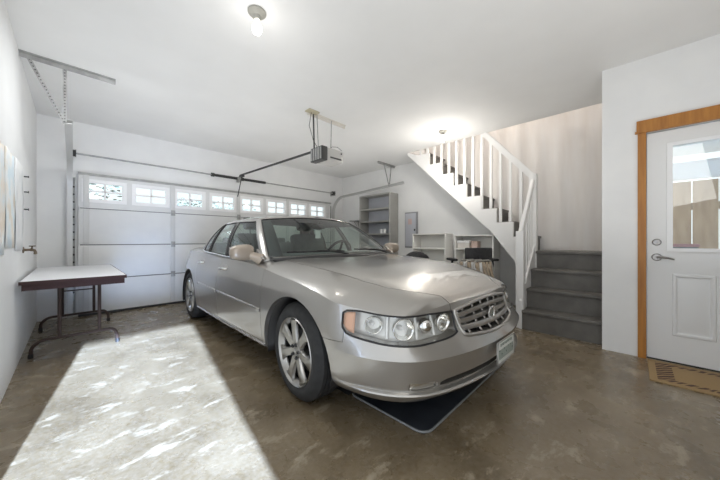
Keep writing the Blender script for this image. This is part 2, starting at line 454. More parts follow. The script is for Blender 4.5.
# torsion bar
tb = thing('torsion_bar', 'steel torsion shaft with springs above the garage door', 'door spring', (0, 5.48, 2.27))
MB().tube([(-.02, 0, 0), (4.66, 0, 0)], .013, 10).build('shaft', M['galv'], tb)
def coil(x0, x1):
    n = 34; prof = []
    s = MB()
    for k in range(n):
        xa = x0 + (x1 - x0) * k / n; xb = x0 + (x1 - x0) * (k + 1) / n
        prof += [(.021, xa), (.027, (xa + xb) / 2)]
    s.lathe([(0.012, x0)] + prof + [(.012, x1)], 14, 'X')
    s.lathe([(.012, x0 - .05), (.034, x0 - .05), (.034, x0), (.012, x0)], 14, 'X'); return s
coil(1.80, 2.22).build('spring', M['dark'], tb); coil(2.34, 2.80).build('spring', M['dark'], tb)
for x in (.0, 4.64): MB().lathe([(.013, x - .03), (.05, x - .03), (.045, x - .02), (.045, x + .02), (.055, x + .03), (.013, x + .03)], 18, 'X').build('drum', M['dark'], tb)
MB().box(2.26, 2.30, .0, .145, -.05, .05).build('centre_bracket', M['galv'], tb)
for x in (-.025, 4.665): MB().box(x - .004, x + .004, -.05, .145, -.06, .06).build('end_bracket', M['galv'], tb)

# door tracks
def track(X, side, label, Yend):
    r = thing('door_track', label, 'door track', (X, 5.50, 0))
    path = [(0, .0, 0.02), (0, .0, 1.75)]
    for k in range(1, 9):
        a = PI / 2 * k / 8; path.append((0, -.38 + .38 * math.cos(a), 1.75 + .40 * math.sin(a)))
    path.append((0, Yend - 5.50, 2.24))
    b = bmesh.new(); sec = [(-.028, -.022), (.028, -.022), (.028, -.016), (-.022, -.016), (-.022, .016), (.028, .016), (.028, .022), (-.028, .022)]
    rings = []
    for i, q in enumerate(path):
        q = Vector(q)
        d = (Vector(path[min(i + 1, len(path) - 1)]) - Vector(path[max(i - 1, 0)])).normalized()
        nrm = Vector((0, d.z, -d.y)) * -1
        rings.append([b.verts.new(q + Vector((side * a, 0, 0)) + nrm * c_) for a, c_ in sec])
    for A_, B_ in zip(rings, rings[1:]):
        for k in range(8): b.faces.new((A_[k], A_[(k + 1) % 8], B_[(k + 1) % 8], B_[k]))
    b.faces.new(rings[0]); b.faces.new(rings[-1])
    m = MB(); m._add(b); m.build('rail', M['track'], r)
    m = MB(); m.box(side * .035 - .018, side * .035 + .018, .075, .082, .05, 1.95); m.box(side * .05 - .004, side * .05 + .004, .03, .082, .05, 1.95)
    ja = m.build('jamb_angle', M['galv'], r)
    for k in range(15):
        z = .35 + k * .105; MB().tube([(side * .035, .064, z), (side * .035, .0755, z)], .013, 8).build('bolt_head', M['dark'], ja)
    return r
tl = track(-.03, 1, 'pale steel door track running along the left wall', 3.95)
tr = track(4.66, -1, 'pale steel door track above the grey bookcase', 3.32)
def perf(name, p0, p1, wdt, parent, n):
    p0, p1 = Vector(p0), Vector(p1); d = (p1 - p0).normalized(); sid = d.cross(Vector((0, 1, 0))).normalized()
    m = MB(); m.tube([p0, p1], .004, 4)
    b = bmesh.new()
    vs = []
    for q in (p0, p1):
        for sx, sy in ((-1, -1), (1, -1), (1, 1), (-1, 1)): vs.append(b.verts.new(q + sid * sx * wdt + Vector((0, .003 * sy, 0))))
    for k in range(4): b.faces.new((vs[k], vs[(k + 1) % 4], vs[4 + (k + 1) % 4], vs[4 + k]))
    b.faces.new(vs[:4]); b.faces.new(vs[4:]); m._add(b)
    for k in range(n):
        q = p0.lerp(p1, (k + .5) / n); m.tube([q + Vector((0, -.0045, 0)), q + Vector((0, .0045, 0))], wdt * .42, 6, mi=1)
    return m.build(name, [M['galv'], M['dark']], parent)
hl = thing('track_hanger', 'perforated steel hanger holding the left door track to the ceiling', 'bracket', (0, 3.97, 0))
a = MB(); a.box(-.335, .31, -.09, -.086, 2.705, 2.75).box(-.335, .31, -.125, -.086, 2.745, 2.75); a.build('ceiling_angle', M['galv'], hl)
perf('strap', (-.28, -.08, 2.72), (-.055, -.03, 2.21), .014, hl, 20); perf('strap', (-.055, -.08, 2.72), (-.055, -.03, 2.21), .014, hl, 18)
hr = thing('track_hanger', 'thin steel hanger holding the right door track near the bookcase', 'bracket', (0, 3.72, 0))
a = MB(); a.box(4.50, 5.10, .15, .155, 2.705, 2.749).box(4.5, 5.095, .12, .155, 2.745, 2.749); a.build('ceiling_angle', M['galv'], hr)
perf('strap', (4.70, .14, 2.72), (4.665, -.03, 2.2), .013, hr, 16); perf('strap', (4.95, .14, 2.72), (4.665, -.03, 2.2), .013, hr, 16)

# opener
op = thing('garage_door_opener', 'grey electric garage door opener hung from the ceiling', 'door opener', (2.38, 2.93, 2.19))
m = MB(); m.box(-.10, .17, -.13, .13, -.085, .085, bev=.03); m.build('motor_cover', M['opener'], op)
m = MB(); m.box(-.19, -.098, -.125, .125, -.09, .09, bev=.012)
for k in range(5): m.box(-.197, -.189, -.11 + k * .048, -.085 + k * .048, -.075, .075, mi=1)
m.build('chassis', [M['openerd'], M['galv']], op)
m = MB(); m.box(-.06, .13, -.134, -.129, -.05, -.03); m.sphere((.13, -.131, .04), .012, n=8); m.build('lamp_lens', M['openerd'], op)
m = MB(); m.tube([(-.14, .10, .07), (-.13, 2.49, .135)], .016, 6); m.build('rail', M['dark'], op)
m = MB(); m.box(-.16, -.10, 2.36, 2.47, .095, .12).tube([(-.13, 2.42, .10), (-.13, 2.48, -.02), (-.13, 2.605, -.26)], .009, 6); m.build('door_arm', M['dark'], op)
m = MB(); m.box(-.26, .40, .09, .095, .515, .56).box(-.26, .40, .06, .095, .555, .56); m.build('ceiling_angle', mat('beige_angle', (.74, .71, .65), .6), op)
m = MB(); m.box(-.29, -.13, .0, .10, .545, .56); m.build('mount_plate', mat('old_beige_plate', (.55, .5, .36), .6), op)
for q0, q1 in (((-.17, .085, .55), (-.15, .09, .06)), ((.14, .085, .55), (.13, .09, .06)), ((-.11, .085, .55), (-.08, .09, .06))):
    m = MB(); m.tube([q0, q1], .010 if q0[0] < -.15 else .006, 6); m.build('strap', M['dark'] if q0[0] < -.15 else M['galv'], op)
m = MB(); m.tube([(-.22, .06, .55), (-.26, .05, .36), (-.21, .03, .18), (-.16, .0, .08)], .004, 5); m.build('power_cord', M['dark'], op)
m = MB(); m.tube([(.0, .0, .085), (.03, -.06, .13), (.09, -.10, .13), (.15, -.12, .09)], .003, 5); m.build('release_wire', M['dark'], op)

# bulbs
def ceiling_bulb(x, y, label):
    r = thing('ceiling_bulb', label, 'lamp', (x, y, H))
    MB().lathe([(0, 0), (.062, 0), (.064, -.012), (.05, -.026), (.03, -.034), (.022, -.06), (0, -.06)], 22).build('socket', M['socket'], r)
    MB().lathe([(.013, -.058), (.018, -.075), (.032, -.105), (.036, -.13), (.028, -.155), (.012, -.167), (0, -.17)], 20).build('bulb', M['bulb'], r)
ceiling_bulb(.94, 1.97, 'bare lit bulb in a round socket nearest the camera')
ceiling_bulb(3.96, 2.09, 'bare lit bulb on the ceiling beside the stair balusters')

# ------------------------------------------------------------------ staircase
st = thing('staircase', 'grey painted stairs with white balusters climbing to a ceiling opening', 'staircase', (4.5, 1.0, 0))
def loc(x0, x1, y0, y1, z0, z1, mb=None, **k):
    mb = mb or MB(); return mb.box(x0 - 4.5, x1 - 4.5, y0 - 1, y1 - 1, z0, z1, **k)
nx = [3.78, 3.99, 4.20, 4.45]; nz = [.234, .47, .70, .93]
YS0, YS1 = .0, .965
for i in range(4):
    zb = 0 if i == 0 else nz[i - 1]
    loc(nx[i] + .025, nx[i] + .045, YS0, YS1, zb, nz[i] - .035).build('riser', M['stair'], st)
    xe_ = (nx[i + 1] + .045) if i < 3 else 5.085
    loc(nx[i], xe_, YS0, YS1, nz[i] - .035, nz[i], bev=.008).build('tread', M['stair'], st)
fz0, fy0, fr, fg = 1.14, 1.02, .217, .23
for k in range(8):
    zt = fz0 + fr * k; y = fy0 + fg * k
    loc(4.515, 5.085, y + .02, y + .04, zt - fr, zt - .035).build('riser', M['stair'], st)
    loc(4.515, 5.085, y, y + fg + .04, zt - .035, zt, bev=.006).build('tread', M['stair'], st)
# white sawtooth stringer
top = []
for k in range(8):
    zt = fz0 + fr * k - .012; y = fy0 + fg * k
    top += [(y, zt), (y + fg, zt)]
poly = [(1.03, .93)] + top + [(3.09, 2.745), (3.09, 2.70), (1.55, 1.20), (1.18, .70), (1.03, .52)]
MB().prism([(a - 1, b_) for a, b_ in poly], -.03, .015, 'YZ').build('stringer', M['white'], st)
sof = [(1.03, .62), (1.18, .80), (1.55, 1.30), (3.09, 2.748), (3.09, 2.60 + .12), (1.55, 1.27), (1.18, .77), (1.03, .59)]
MB().prism([(a - 1, b_) for a, b_ in sof], .016, .585, 'YZ').build('soffit', M['wall'], st)
# lower skirt board + newels
sk = [(3.80, 0), (3.80, .34), (3.99, .55), (4.20, .78), (4.47, 1.02), (4.53, 1.02), (4.53, 0)]
MB().prism([(a - 4.5, b_) for a, b_ in sk], -.033, -.008, 'XZ').build('skirt_board', M['white'], st)
MB().box(-.68, -.58, -.045, .04, 0, 1.19, bev=.006).build('newel_post', M['white'], st)
MB().box(-.045, .045, -.045, .045, 0, 2.0, bev=.006).build('newel_post', M['white'], st)
def rail(p0, p1, name='handrail', hw=.03, hh=.04):
    p0, p1 = Vector(p0), Vector(p1); d = (p1 - p0).normalized(); s_ = d.cross(Vector((0, 0, 1))).normalized(); u_ = s_.cross(d)
    b = bmesh.new(); vs = [b.verts.new(q + s_ * a * hw + u_ * c_ * hh) for q in (p0, p1) for a, c_ in ((-1, -1), (1, -1), (1, 1), (-1, 1))]
    for k in range(4): b.faces.new((vs[k], vs[(k + 1) % 4], vs[4 + (k + 1) % 4], vs[4 + k]))
    b.faces.new(vs[:4]); b.faces.new(vs[4:])
    bmesh.ops.bevel(b, geom=list(b.edges), offset=.008, segments=2, affect='EDGES')
    m = MB(); m._add(b); return m.build(name, M['white'], st)
RB = lambda y: 1.97 + (y - 1.0) * 1.165
rail((0, 0.0, 1.96), (0, .67, 2.74))
rail((-.62, 0, 1.17), (0, 0, 1.93), 'handrail', .022, .03)
for i in range(14):
    y = 1.155 + .138 * i
    if y > 2.95: break
    k = int((y - fy0) / fg); zb = fz0 + fr * k - .005
    zt = min(RB(y) - .03, H - .002)
    if zt - zb > .04: MB().box(-.018, .018, y - 1 - .018, y - 1 + .018, zb, zt).build('baluster', M['white'], st)
for i in range(4):
    x = -.50 + .115 * i
    MB().box(x - .018, x + .018, -.018, .018, .2 + (x + .75) * .9, 1.17 + (x + .62) * 1.226 - .03).build('baluster', M['white'], st)

# ------------------------------------------------------------------ folding table
ft = thing('folding_table', 'long folding table with white top and brown edge by the left wall', 'table', (0, 3.6, 0))
TX0, TX1, TL = -.31, .37, 1.72
MB().box(TX0, TX1, 0, TL, .712, .735, bev=.004).build('tabletop', M['tabletop'], ft)
m = MB()
m.box(TX0 + .012, TX1 - .012, .012, .03, .655, .711).box(TX0 + .012, TX1 - .012, TL - .03, TL - .012, .655, .711)
m.box(TX0 + .012, TX0 + .03, .03, TL - .03, .655, .711).box(TX1 - .03, TX1 - .012, .03, TL - .03, .655, .711)
m.build('apron', M['tableedge'], ft)
m = MB(); m.box(TX0 - .003, TX1 + .003, -.005, .003, .705, .735, bev=.002).box(TX1 - .002, TX1 + .004, 0, TL, .705, .735, bev=.002).build('edge_band', M['tableedge'], ft)
def legset(y, lean):
    m = MB(); xs = (-.27, .33)
    arch = [(xs[0], y, .015)]
    for k in range(1, 7):
        a = PI / 2 * k / 6; arch.append((xs[0] + .10 - .10 * math.cos(a), y, .05 + .10 * math.sin(a)))
    for k in range(6, 0, -1):
        a = PI / 2 * k / 6; arch.append((xs[1] - .06 + .06 * math.cos(a), y, .05 + .10 * math.sin(a)))
    arch.append((xs[1], y, .015))
    m.tube(arch, .014, 8)
    m.build('foot_bar', M['tableleg'], ft)
    for x in (-.09, .19):
        MB().tube([(x, y, .15), (x, y + lean, .66)], .014, 8).build('leg', M['tableleg'], ft)
    for x in (xs[0], xs[1]): MB().lathe([(0, 0), (.018, 0), (.018, .035), (.014, .04)], 10, 'Z', (x, y, 0)).build('foot_cap', M['black'], ft)
legset(.33, .0); legset(1.42, 0)
m = MB(); m.tube([(-.09, 1.42, .5), (.05, .95, .66)], .008, 6).tube([(.19, 1.42, .5), (.05, .95, .66)], .008, 6).tube([(-.09, 1.42, .45), (.19, 1.42, .45)], .008, 6)
m.build('brace', M['tableleg'], ft)

# ------------------------------------------------------------------ left wall: maps, tap, nails
def sheet_mat(nm, a, b_, c_):
    m = mat(nm, a, .75); nt = m.node_tree; N = nt.nodes; L = nt.links
    tc = N.new('ShaderNodeTexCoord'); no = N.new('ShaderNodeTexNoise'); no.inputs['Scale'].default_value = 5; no.inputs['Detail'].default_value = 9
    L.new(tc.outputs['Object'], no.inputs['Vector']); r = N.new('ShaderNodeValToRGB'); e = r.color_ramp.elements
    e[0].position = .38; e[0].color = (*a, 1); e[1].position = .62; e[1].color = (*c_, 1); x = e.new(.5); x.color = (*b_, 1)
    L.new(no.outputs['Fac'], r.inputs['Fac']); L.new(r.outputs['Color'], N['Principled BSDF'].inputs['Base Color']); return m
for (y0, y1, z0, z1, lab, cc) in (
        (2.62, 3.10, .98, 1.72, 'pale tan map sheet at the left picture edge', ((.82, .73, .62), (.84, .81, .76), (.76, .82, .84))),
        (3.14, 3.56, 1.02, 1.74, 'blue tinted map sheet between two paler maps', ((.70, .80, .85), (.83, .85, .84), (.80, .74, .64))),
        (3.62, 4.12, .99, 1.76, 'faded grey map sheet nearest the wall tap', ((.82, .83, .82), (.85, .85, .84), (.76, .78, .78)))):
    m = MB(); rows = []
    for i in range(9):
        z = z0 + (z1 - z0) * i / 8
        rows.append([(.004 + .004 * math.sin(3 * j + i * .7), y0 + (y1 - y0) * j / 8 - 3.4, z - 1.3) for j in range(9)])
    m.grid(rows); o = m.build('wall_map', sheet_mat('map_print', *cc)); o.location = (XL + .002, 3.4, 1.3)
    md = o.modifiers.new('thickness', 'SOLIDIFY'); md.thickness = .002
    tag(o, lab, 'map', 'map sheets on the left wall')
nl = MB()
for z in (1.70, 1.55, 1.38): tag(MB().tube([(XL, 4.26, z), (XL + .03, 4.26, z)], .006, 8).lathe([(0, 0), (.011, 0), (.011, .004), (0, .004)], 10, 'X', (XL + .028, 4.26, z)).build('wall_nail', M['dark']),
    'dark nail in the left wall beside the grey map, %s' % {1.70: 'uppermost', 1.55: 'middle', 1.38: 'lowest of three'}[z], 'nail', 'nails beside the map')
tp = thing('wall_tap', 'brass hose tap sticking out of the left wall', 'tap', (XL, 4.16, .985))
MB().lathe([(0, 0), (.03, 0), (.03, .008), (.012, .012), (.011, .045), (.014, .05), (.014, .065), (.0, .065)], 14, 'X').tube([(.055, 0, 0), (.072, 0, -.004), (.08, 0, -.02), (.08, 0, -.042)], [.012, .012, .012, .013], 10).build('spout', M['brass'], tp)
MB().tube([(.055, 0, .0), (.06, 0, .034)], .006, 8).lathe([(.0, -.004), (.022, -.004), (.024, 0), (.022, .006), (0, .006)], 12, 'Z', (.06, 0, .036)).build('valve_wheel', M['brass'], tp)

# ------------------------------------------------------------------ right wall furniture
def shelf_unit(name, label, cat, X, Y0, Y1, Hh, D, mats, zsh, group=None, th=.02, back=True):
    r = thing(name, label, cat, (X, (Y0 + Y1) / 2, 0), 0, group); w2 = (Y1 - Y0) / 2
    for s_ in (-1, 1):
        y = s_ * (w2 - th / 2); MB().box(0, D, y - th / 2, y + th / 2, 0, Hh, bev=.002).build('side_panel', mats[0], r)
    MB().box(0, D, -w2 + th, w2 - th, Hh - th, Hh, bev=.002).build('top_panel', mats[0], r)
    for z in zsh: MB().box(.004, D - .012, -w2 + th, w2 - th, z - th, z, bev=.002).build('shelf', mats[0], r)
    MB().box(D - .01, D - .002, -w2 + th, w2 - th, .05, Hh - th).build('back_panel', mats[1], r)
    return r
gb = noisy('bookcase_back_blue_grey', (.44, .46, .50), (.49, .50, .54), 3, .5)
shelf_unit('bookcase', 'tall grey bookcase against the right wall', 'bookcase', 4.785, 3.77, 4.69, 2.12, .31, (M['greyshelf'], gb), (.1, .38, .66, .95, 1.23, 1.51, 1.80), None, .028)
shelf_unit('low_shelf', 'low white shelf unit beside the electrical panel', 'shelf unit', 4.60, 2.38, 3.07, 1.20, .30, (M['whiteshelf'], M['whiteshelf']), (.08, .36, .64, .93), 'low white shelf units')
shelf_unit('low_shelf', 'low white shelf unit under the stairs holding a pale box', 'shelf unit', 4.58, 1.56, 2.20, 1.165, .30, (M['whiteshelf'], M['whiteshelf']), (.08, .36, .64, .94), 'low white shelf units')
for y, h, l in ((4.07, .095, 'white cup on the grey bookcase, left one'), (3.97, .10, 'white cup on the grey bookcase, right one')):
    o = MB().lathe([(0, 0), (.03, 0), (.036, h), (.033, h), (.028, .006), (0, .006)], 18).build('cup', M['cup']); o.location = (4.86, y, 1.231)
    tag(o, l, 'cup', 'white cups on the bookcase')
bx = thing('storage_box', 'pale cardboard box on the shelf under the stairs', 'box', (4.70, 2.06, .941))
MB().box(-.09, .10, -.10, .10, 0, .125, bev=.003).build('carton', M['card'], bx); MB().box(-.094, .104, -.104, .104, .09, .13, bev=.003).build('lid', M['cup'], bx)
bx = MB().box(-.07, .07, -.05, .05, 0, .12, bev=.004).box(-.075, .075, -.012, .012, .1205, .123).build('carton', M['carton']); bx.location = (4.70, 1.88, .941)
tag(bx, 'small pinkish carton next to the pale box', 'carton')
ep = thing('electrical_panel', 'grey flush electrical panel between bookcase and white shelf', 'electrical panel', (XR, 3.42, .915))
MB().box(-.014, -.001, -.165, .165, 0, .765, bev=.004).build('rim', M['panelf'], ep)
MB().box(-.022, -.0145, -.115, .15, .025, .74, bev=.003).build('panel_door', M['panel'], ep)
MB().box(-.030, -.023, -.108, -.075, .36, .40, bev=.002).build('latch', M['black'], ep)
MB().box(-.0245, -.0225, -.02, .075, .50, .62).build('notice', M['sticker'], ep)
wb = thing('wall_bracket', 'small grey T-shaped bracket on the wall left of the bookcase', 'bracket', (XR, 5.02, 1.56))
m = MB().box(-.20, 0, -.13, .14, -.012, .012, bev=.003); m.build('shelf_plate', M['galv'], wb)
m = MB().tube([(-.012, .0, -.012), (-.012, 0, -.2)], .01, 8).tube([(-.012, 0, -.2), (-.16, 0, -.015)], .008, 8); m.build('brace', M['galv'], wb)

def office_chair(name, label, x, y, rz, bw, bz0, bz1, rnd, arms=True):
    r = thing(name, label, 'chair', (x, y, 0), rz)
    m = MB(); m.box(-.24, .24, -.24, .22, .42, .50, bev=.035); m.build('seat', M['leather'], r)
    if rnd:
        m = MB(); m.sphere((0, .24, (bz0 + bz1) / 2), bw / 2, .045, (bz1 - bz0) / 2, 20)
    else:
        m = MB(); m.box(-bw / 2, bw / 2, .21, .265, bz0, bz1, bev=.022)
    m.build('backrest', M['leather'], r)
    MB().tube([(0, .10, .41), (0, .27, .43), (0, .29, .52), (0, .27, bz0 + .1)], .018, 8).build('back_bar', M['black'], r)
    MB().tube([(0, 0, .10), (0, 0, .42)], .026, 12).build('gas_post', M['dark'], r)
    for k in range(5):
        a = 2 * PI * k / 5; b_ = MB(); b_.tube([(0, 0, .11), (.27 * math.cos(a), .27 * math.sin(a), .075)], [.026, .016], 8); ar = b_.build('base_arm', M['black'], r)
        MB().lathe([(0, -.02), (.027, -.02), (.03, -.01), (.03, .01), (.027, .02), (0, .02)], 12, 'Y', (.27 * math.cos(a), .27 * math.sin(a), .03)).build('caster', M['black'], ar)
    if arms:
        for s_ in (-1, 1):
            m = MB(); m.tube([(s_ * .2, .0, .44), (s_ * .29, .0, .46), (s_ * .30, .02, .72), (s_ * .29, .03, .785)], .016, 8).box(s_ * .29 - .04, s_ * .29 + .04, -.14, .15, .78, .815, bev=.015)
            m.build('armrest', M['black'], r)
    return r
A_ = math.atan2(287, 280)
office_chair('office_chair', 'black office chair with a square back in front of the stair shelf', 4.07, 1.69, -A_ + PI, .37, .75, .975, False)
office_chair('office_chair', 'black chair with a rounded back in front of the left low shelf', 4.09, 2.70, -A_ + PI, .48, .46, .90, True, False)

# folded lawn chairs
def lawn_chair(x, y, rz, tilt, label):
    r = thing('folding_chair', label, 'chair', (x, y, 0), rz, 'folded lawn chairs')
    T = Matrix.Rotation(tilt, 4, 'X')
    def tp_(p): return T @ Vector(p)
    loop = [(-.22, 0, .012), (-.22, 0, .77)] + [(-.22 + .07 * (1 - math.cos(a)), 0, .77 + .07 * math.sin(a)) for a in (PI / 6, PI / 3, PI / 2)] + \
           [(.15 + .07 * math.sin(a), 0, .77 + .07 * math.cos(a)) for a in (0, PI / 6, PI / 3, PI / 2)] + [(.22, 0, .012)]
    MB().tube([tp_(p) for p in loop], .012, 8).build('frame', M['alloy'], r)
    lp2 = [(p[0] * .9, .03, p[2] * .86 + .02) for p in loop]
    MB().tube([tp_(p) for p in lp2], .012, 8).build('leg_frame', M['alloy'], r)
    for k in range(5):
        xx = -.16 + .08 * k
        m = MB(); rows = []
        for i in range(8):
            z = .25 + .57 * i / 7; rows.append([tp_((xx - .03, -.016 - .012 * math.sin(i * .9), z)), tp_((xx + .03, -.016 - .012 * math.sin(i * .9), z))])
        m.grid(rows); o = m.build('webbing', M['tan'] if k != 1 else M['cup'], r)
        md = o.modifiers.new('thickness', 'SOLIDIFY'); md.thickness = .004
lawn_chair(3.56, 1.17, -.12, -.22, 'folded lawn chair with tan webbing, frontmost beside the stair newel')
lawn_chair(3.56, 1.27, -.12, -.22, 'folded lawn chair with tan webbing, middle one of the leaning set')
lawn_chair(3.56, 1.37, -.12, -.22, 'folded lawn chair with tan webbing, rearmost beside the office chair')

# ------------------------------------------------------------------ floor mats
def doormat_mat():
    m = mat('woven_doormat', (.36, .24, .12), .9); nt = m.node_tree; N = nt.nodes; L = nt.links; b = N['Principled BSDF']
    tc = N.new('ShaderNodeTexCoord'); sp = N.new('ShaderNodeSeparateXYZ'); L.new(tc.outputs['Object'], sp.inputs[0])
    def mth(op, a, b2=None):
        n = N.new('ShaderNodeMath'); n.operation = op
        for i, v in enumerate((a, b2)):
            if v is None: continue
            if hasattr(v, 'links'): L.new(v, n.inputs[i])
            else: n.inputs[i].default_value = v
        return n.outputs[0]
    ax = mth('ABSOLUTE', sp.outputs[0]); ay = mth('ABSOLUTE', sp.outputs[1])
    # border band, long sides (x) and end band (y)
    bx_ = mth('MULTIPLY', mth('GREATER_THAN', ax, .165), mth('LESS_THAN', ax, .215))
    by_ = mth('MULTIPLY', mth('GREATER_THAN', ay, .28), mth('LESS_THAN', ay, .375))
    inx = mth('LESS_THAN', ax, .215); iny = mth('LESS_THAN', ay, .375)
    band = mth('MAXIMUM', mth('MULTIPLY', bx_, iny), mth('MULTIPLY', by_, inx))
    ck = N.new('ShaderNodeTexWave'); ck.inputs['Scale'].default_value = 13; ck.inputs['Distortion'].default_value = 3; ck.inputs['Detail'].default_value = 0; ck.wave_type = 'BANDS'; ck.bands_direction = 'DIAGONAL'
    L.new(tc.outputs['Object'], ck.inputs['Vector'])
    mot = mth('MULTIPLY', band, mth('GREATER_THAN', ck.outputs['Fac'], .32))
    no = N.new('ShaderNodeTexNoise'); no.inputs['Scale'].default_value = 150; L.new(tc.outputs['Object'], no.inputs['Vector'])
    mx = N.new('ShaderNodeMix'); mx.data_type = 'RGBA'; mx.inputs[6].default_value = (.40, .27, .13, 1); mx.inputs[7].default_value = (.085, .04, .03, 1)
    L.new(mot, mx.inputs[0])
    m2 = N.new('ShaderNodeMix'); m2.data_type = 'RGBA'; m2.blend_type = 'MULTIPLY'; m2.inputs[0].default_value = .35
    L.new(mx.outputs[2], m2.inputs[6]); L.new(no.outputs['Color'], m2.inputs[7]); L.new(m2.outputs[2], b.inputs['Base Color'])
    return m
dm = MB().box(-.26, .26, -.42, .42, 0, .012, bev=.004).build('doormat', doormat_mat()); dm.location = (3.355, -.51, .0005)
tag(dm, 'tan woven doormat with dark brown border at the entry door', 'doormat')
# drip tray
ty = thing('drip_tray', 'dark plastic drip tray on the floor under the front bumper', 'drip tray', (2.02, 1.5, 0))
def rrect(x0, x1, y0, y1, r, n=6):
    out = []
    for cx, cy, a0 in ((x1 - r, y1 - r, 0), (x0 + r, y1 - r, PI / 2), (x0 + r, y0 + r, PI), (x1 - r, y0 + r, 3 * PI / 2)):
        for k in range(n + 1):
            a = a0 + PI / 2 * k / n; out.append((cx + r * math.cos(a), cy + r * math.sin(a)))
    return out
MB().prism(rrect(-.665, .665, -.68, -.09, .06), .001, .006).build('pan', M['mattray'], ty)
MB().tube([(a, b_, .012) for a, b_ in rrect(-.675, .675, -.69, -.08, .07)], .007, 6, closed=True).build('rim', M['trayrim'], ty)

# ------------------------------------------------------------------ the car
# local frame: x forward, y to the car's left seen from the front (world +X), z up; origin under the front axle
RA = -2.80; AZ = .326; ARR = .398; ARZ = .285
car = thing('car', 'champagne silver sedan parked on the garage floor with its nose towards the camera', 'car', (1.932, 1.56, 0), math.radians(-91.85))
ol_key = [(.978, 0), (.973, .15), (.950, .34), (.906, .53), (.845, .68), (.752, .787), (.620, .865), (.45, .907), (.2, .928), (-.3, .935), (-.9, .938), (-1.6, .938),
          (-2.3, .93), (-2.8, .912), (-3.15, .88), (-3.38, .825), (-3.55, .72), (-3.64, .56), (-3.675, .35), (-3.69, .15), (-3.695, 0)]
dense = catmull([(a, b_, 0) for a, b_ in ol_key], 40)
dense[0].y = 0; dense[-1].y = 0
cum = [0]
for p, q in zip(dense, dense[1:]): cum.append(cum[-1] + (q - p).length)
LEN = cum[-1]
def ol(s):
    """outline point and outward normal at arc length s (right half, y >= 0)"""
    s = min(max(s, 0), LEN)
    lo, hi = 0, len(cum) - 1
    while hi - lo > 1:
        m_ = (lo + hi) // 2
        if cum[m_] <= s: lo = m_
        else: hi = m_
    t = (s - cum[lo]) / (cum[hi] - cum[lo])
    p = dense[lo].lerp(dense[hi], t)
    a = dense[max(lo - 4, 0)]; b_ = dense[min(hi + 4, len(dense) - 1)]
    d = (b_ - a).normalized()
    if s < .02: d = d.lerp(Vector((0, 1, 0)), 1 - s / .02).normalized()
    if s > LEN - .02: d = d.lerp(Vector((0, -1, 0)), 1 - (LEN - s) / .02).normalized()
    return p.x, p.y, -d.y * -1, -d.x    # normal = (d.y, -d.x)
def plin(xs, ys):
    def f(x):
        if x <= xs[0]: return ys[0]
        for i in range(len(xs) - 1):
            if x <= xs[i + 1]: return ys[i] + (ys[i + 1] - ys[i]) * (x - xs[i]) / (xs[i + 1] - xs[i])
        return ys[-1]
    return f
in_front = plin([.17, .20, .225, .247, .255, .262, .40, .44, .448, .53, .56, .66, .74, .9],
                [.10, .06, .030, .012, .022, .050, .012, .0, .006, .070, .090, .115, .135, .16])
def sstep(x, a, b_):
    t = min(max((x - a) / (b_ - a), 0), 1); return t * t * (3 - 2 * t)
in_side = pchip([.17, .20, .25, .30, .40, .55, .62, .70, .78, .84, .90, 1.0],
                [.09, .055, .022, .012, .004, 0, .002, .010, .032, .052, .066, .08])
in_rear = pchip([.17, .22, .28, .5, .56, .60, .75, .9, 1.0], [.12, .05, .02, 0, .01, .045, .05, .07, .10])
def inset(z, nu, u_=0):
    w = max(nu * nu, .52 * sstep(u_, .34, .64)) if nu > 0 else nu * nu
    e = in_front(z) if nu > 0 else in_rear(z)
    return e * w + in_side(z) * (1 - w)
T_c = pchip([-3.70, -3.55, -3.3, -2.9, -1.0, -.45, -.2, .18, .4, .56, .70, .78, .83, 1.2], [.93, .962, .985, .99, .945, .925, .908, .878, .842, .805, .76, .728, .702, .68])
T_s = pchip([-3.70, -3.64, -3.3, -2.8, -1.6, -.7, -.3, 0, .2, .45, .56, .70, .75, .80, .838, 1.2], [.93, .90, .925, .925, .892, .86, .815, .785, .755, .700, .682, .664, .666, .684, .702, .68])
def gcrown(x): return .12 * x * x + .88 * x ** 7
def surf(s, z, off=0.0):
    sg = 1 if s >= 0 else -1
    u_, w_, nu, nv = ol(abs(s)); i_ = inset(z, nu, u_)
    return Vector((u_ - nu * (i_ - off), sg * (w_ - nv * (i_ - off)), z))
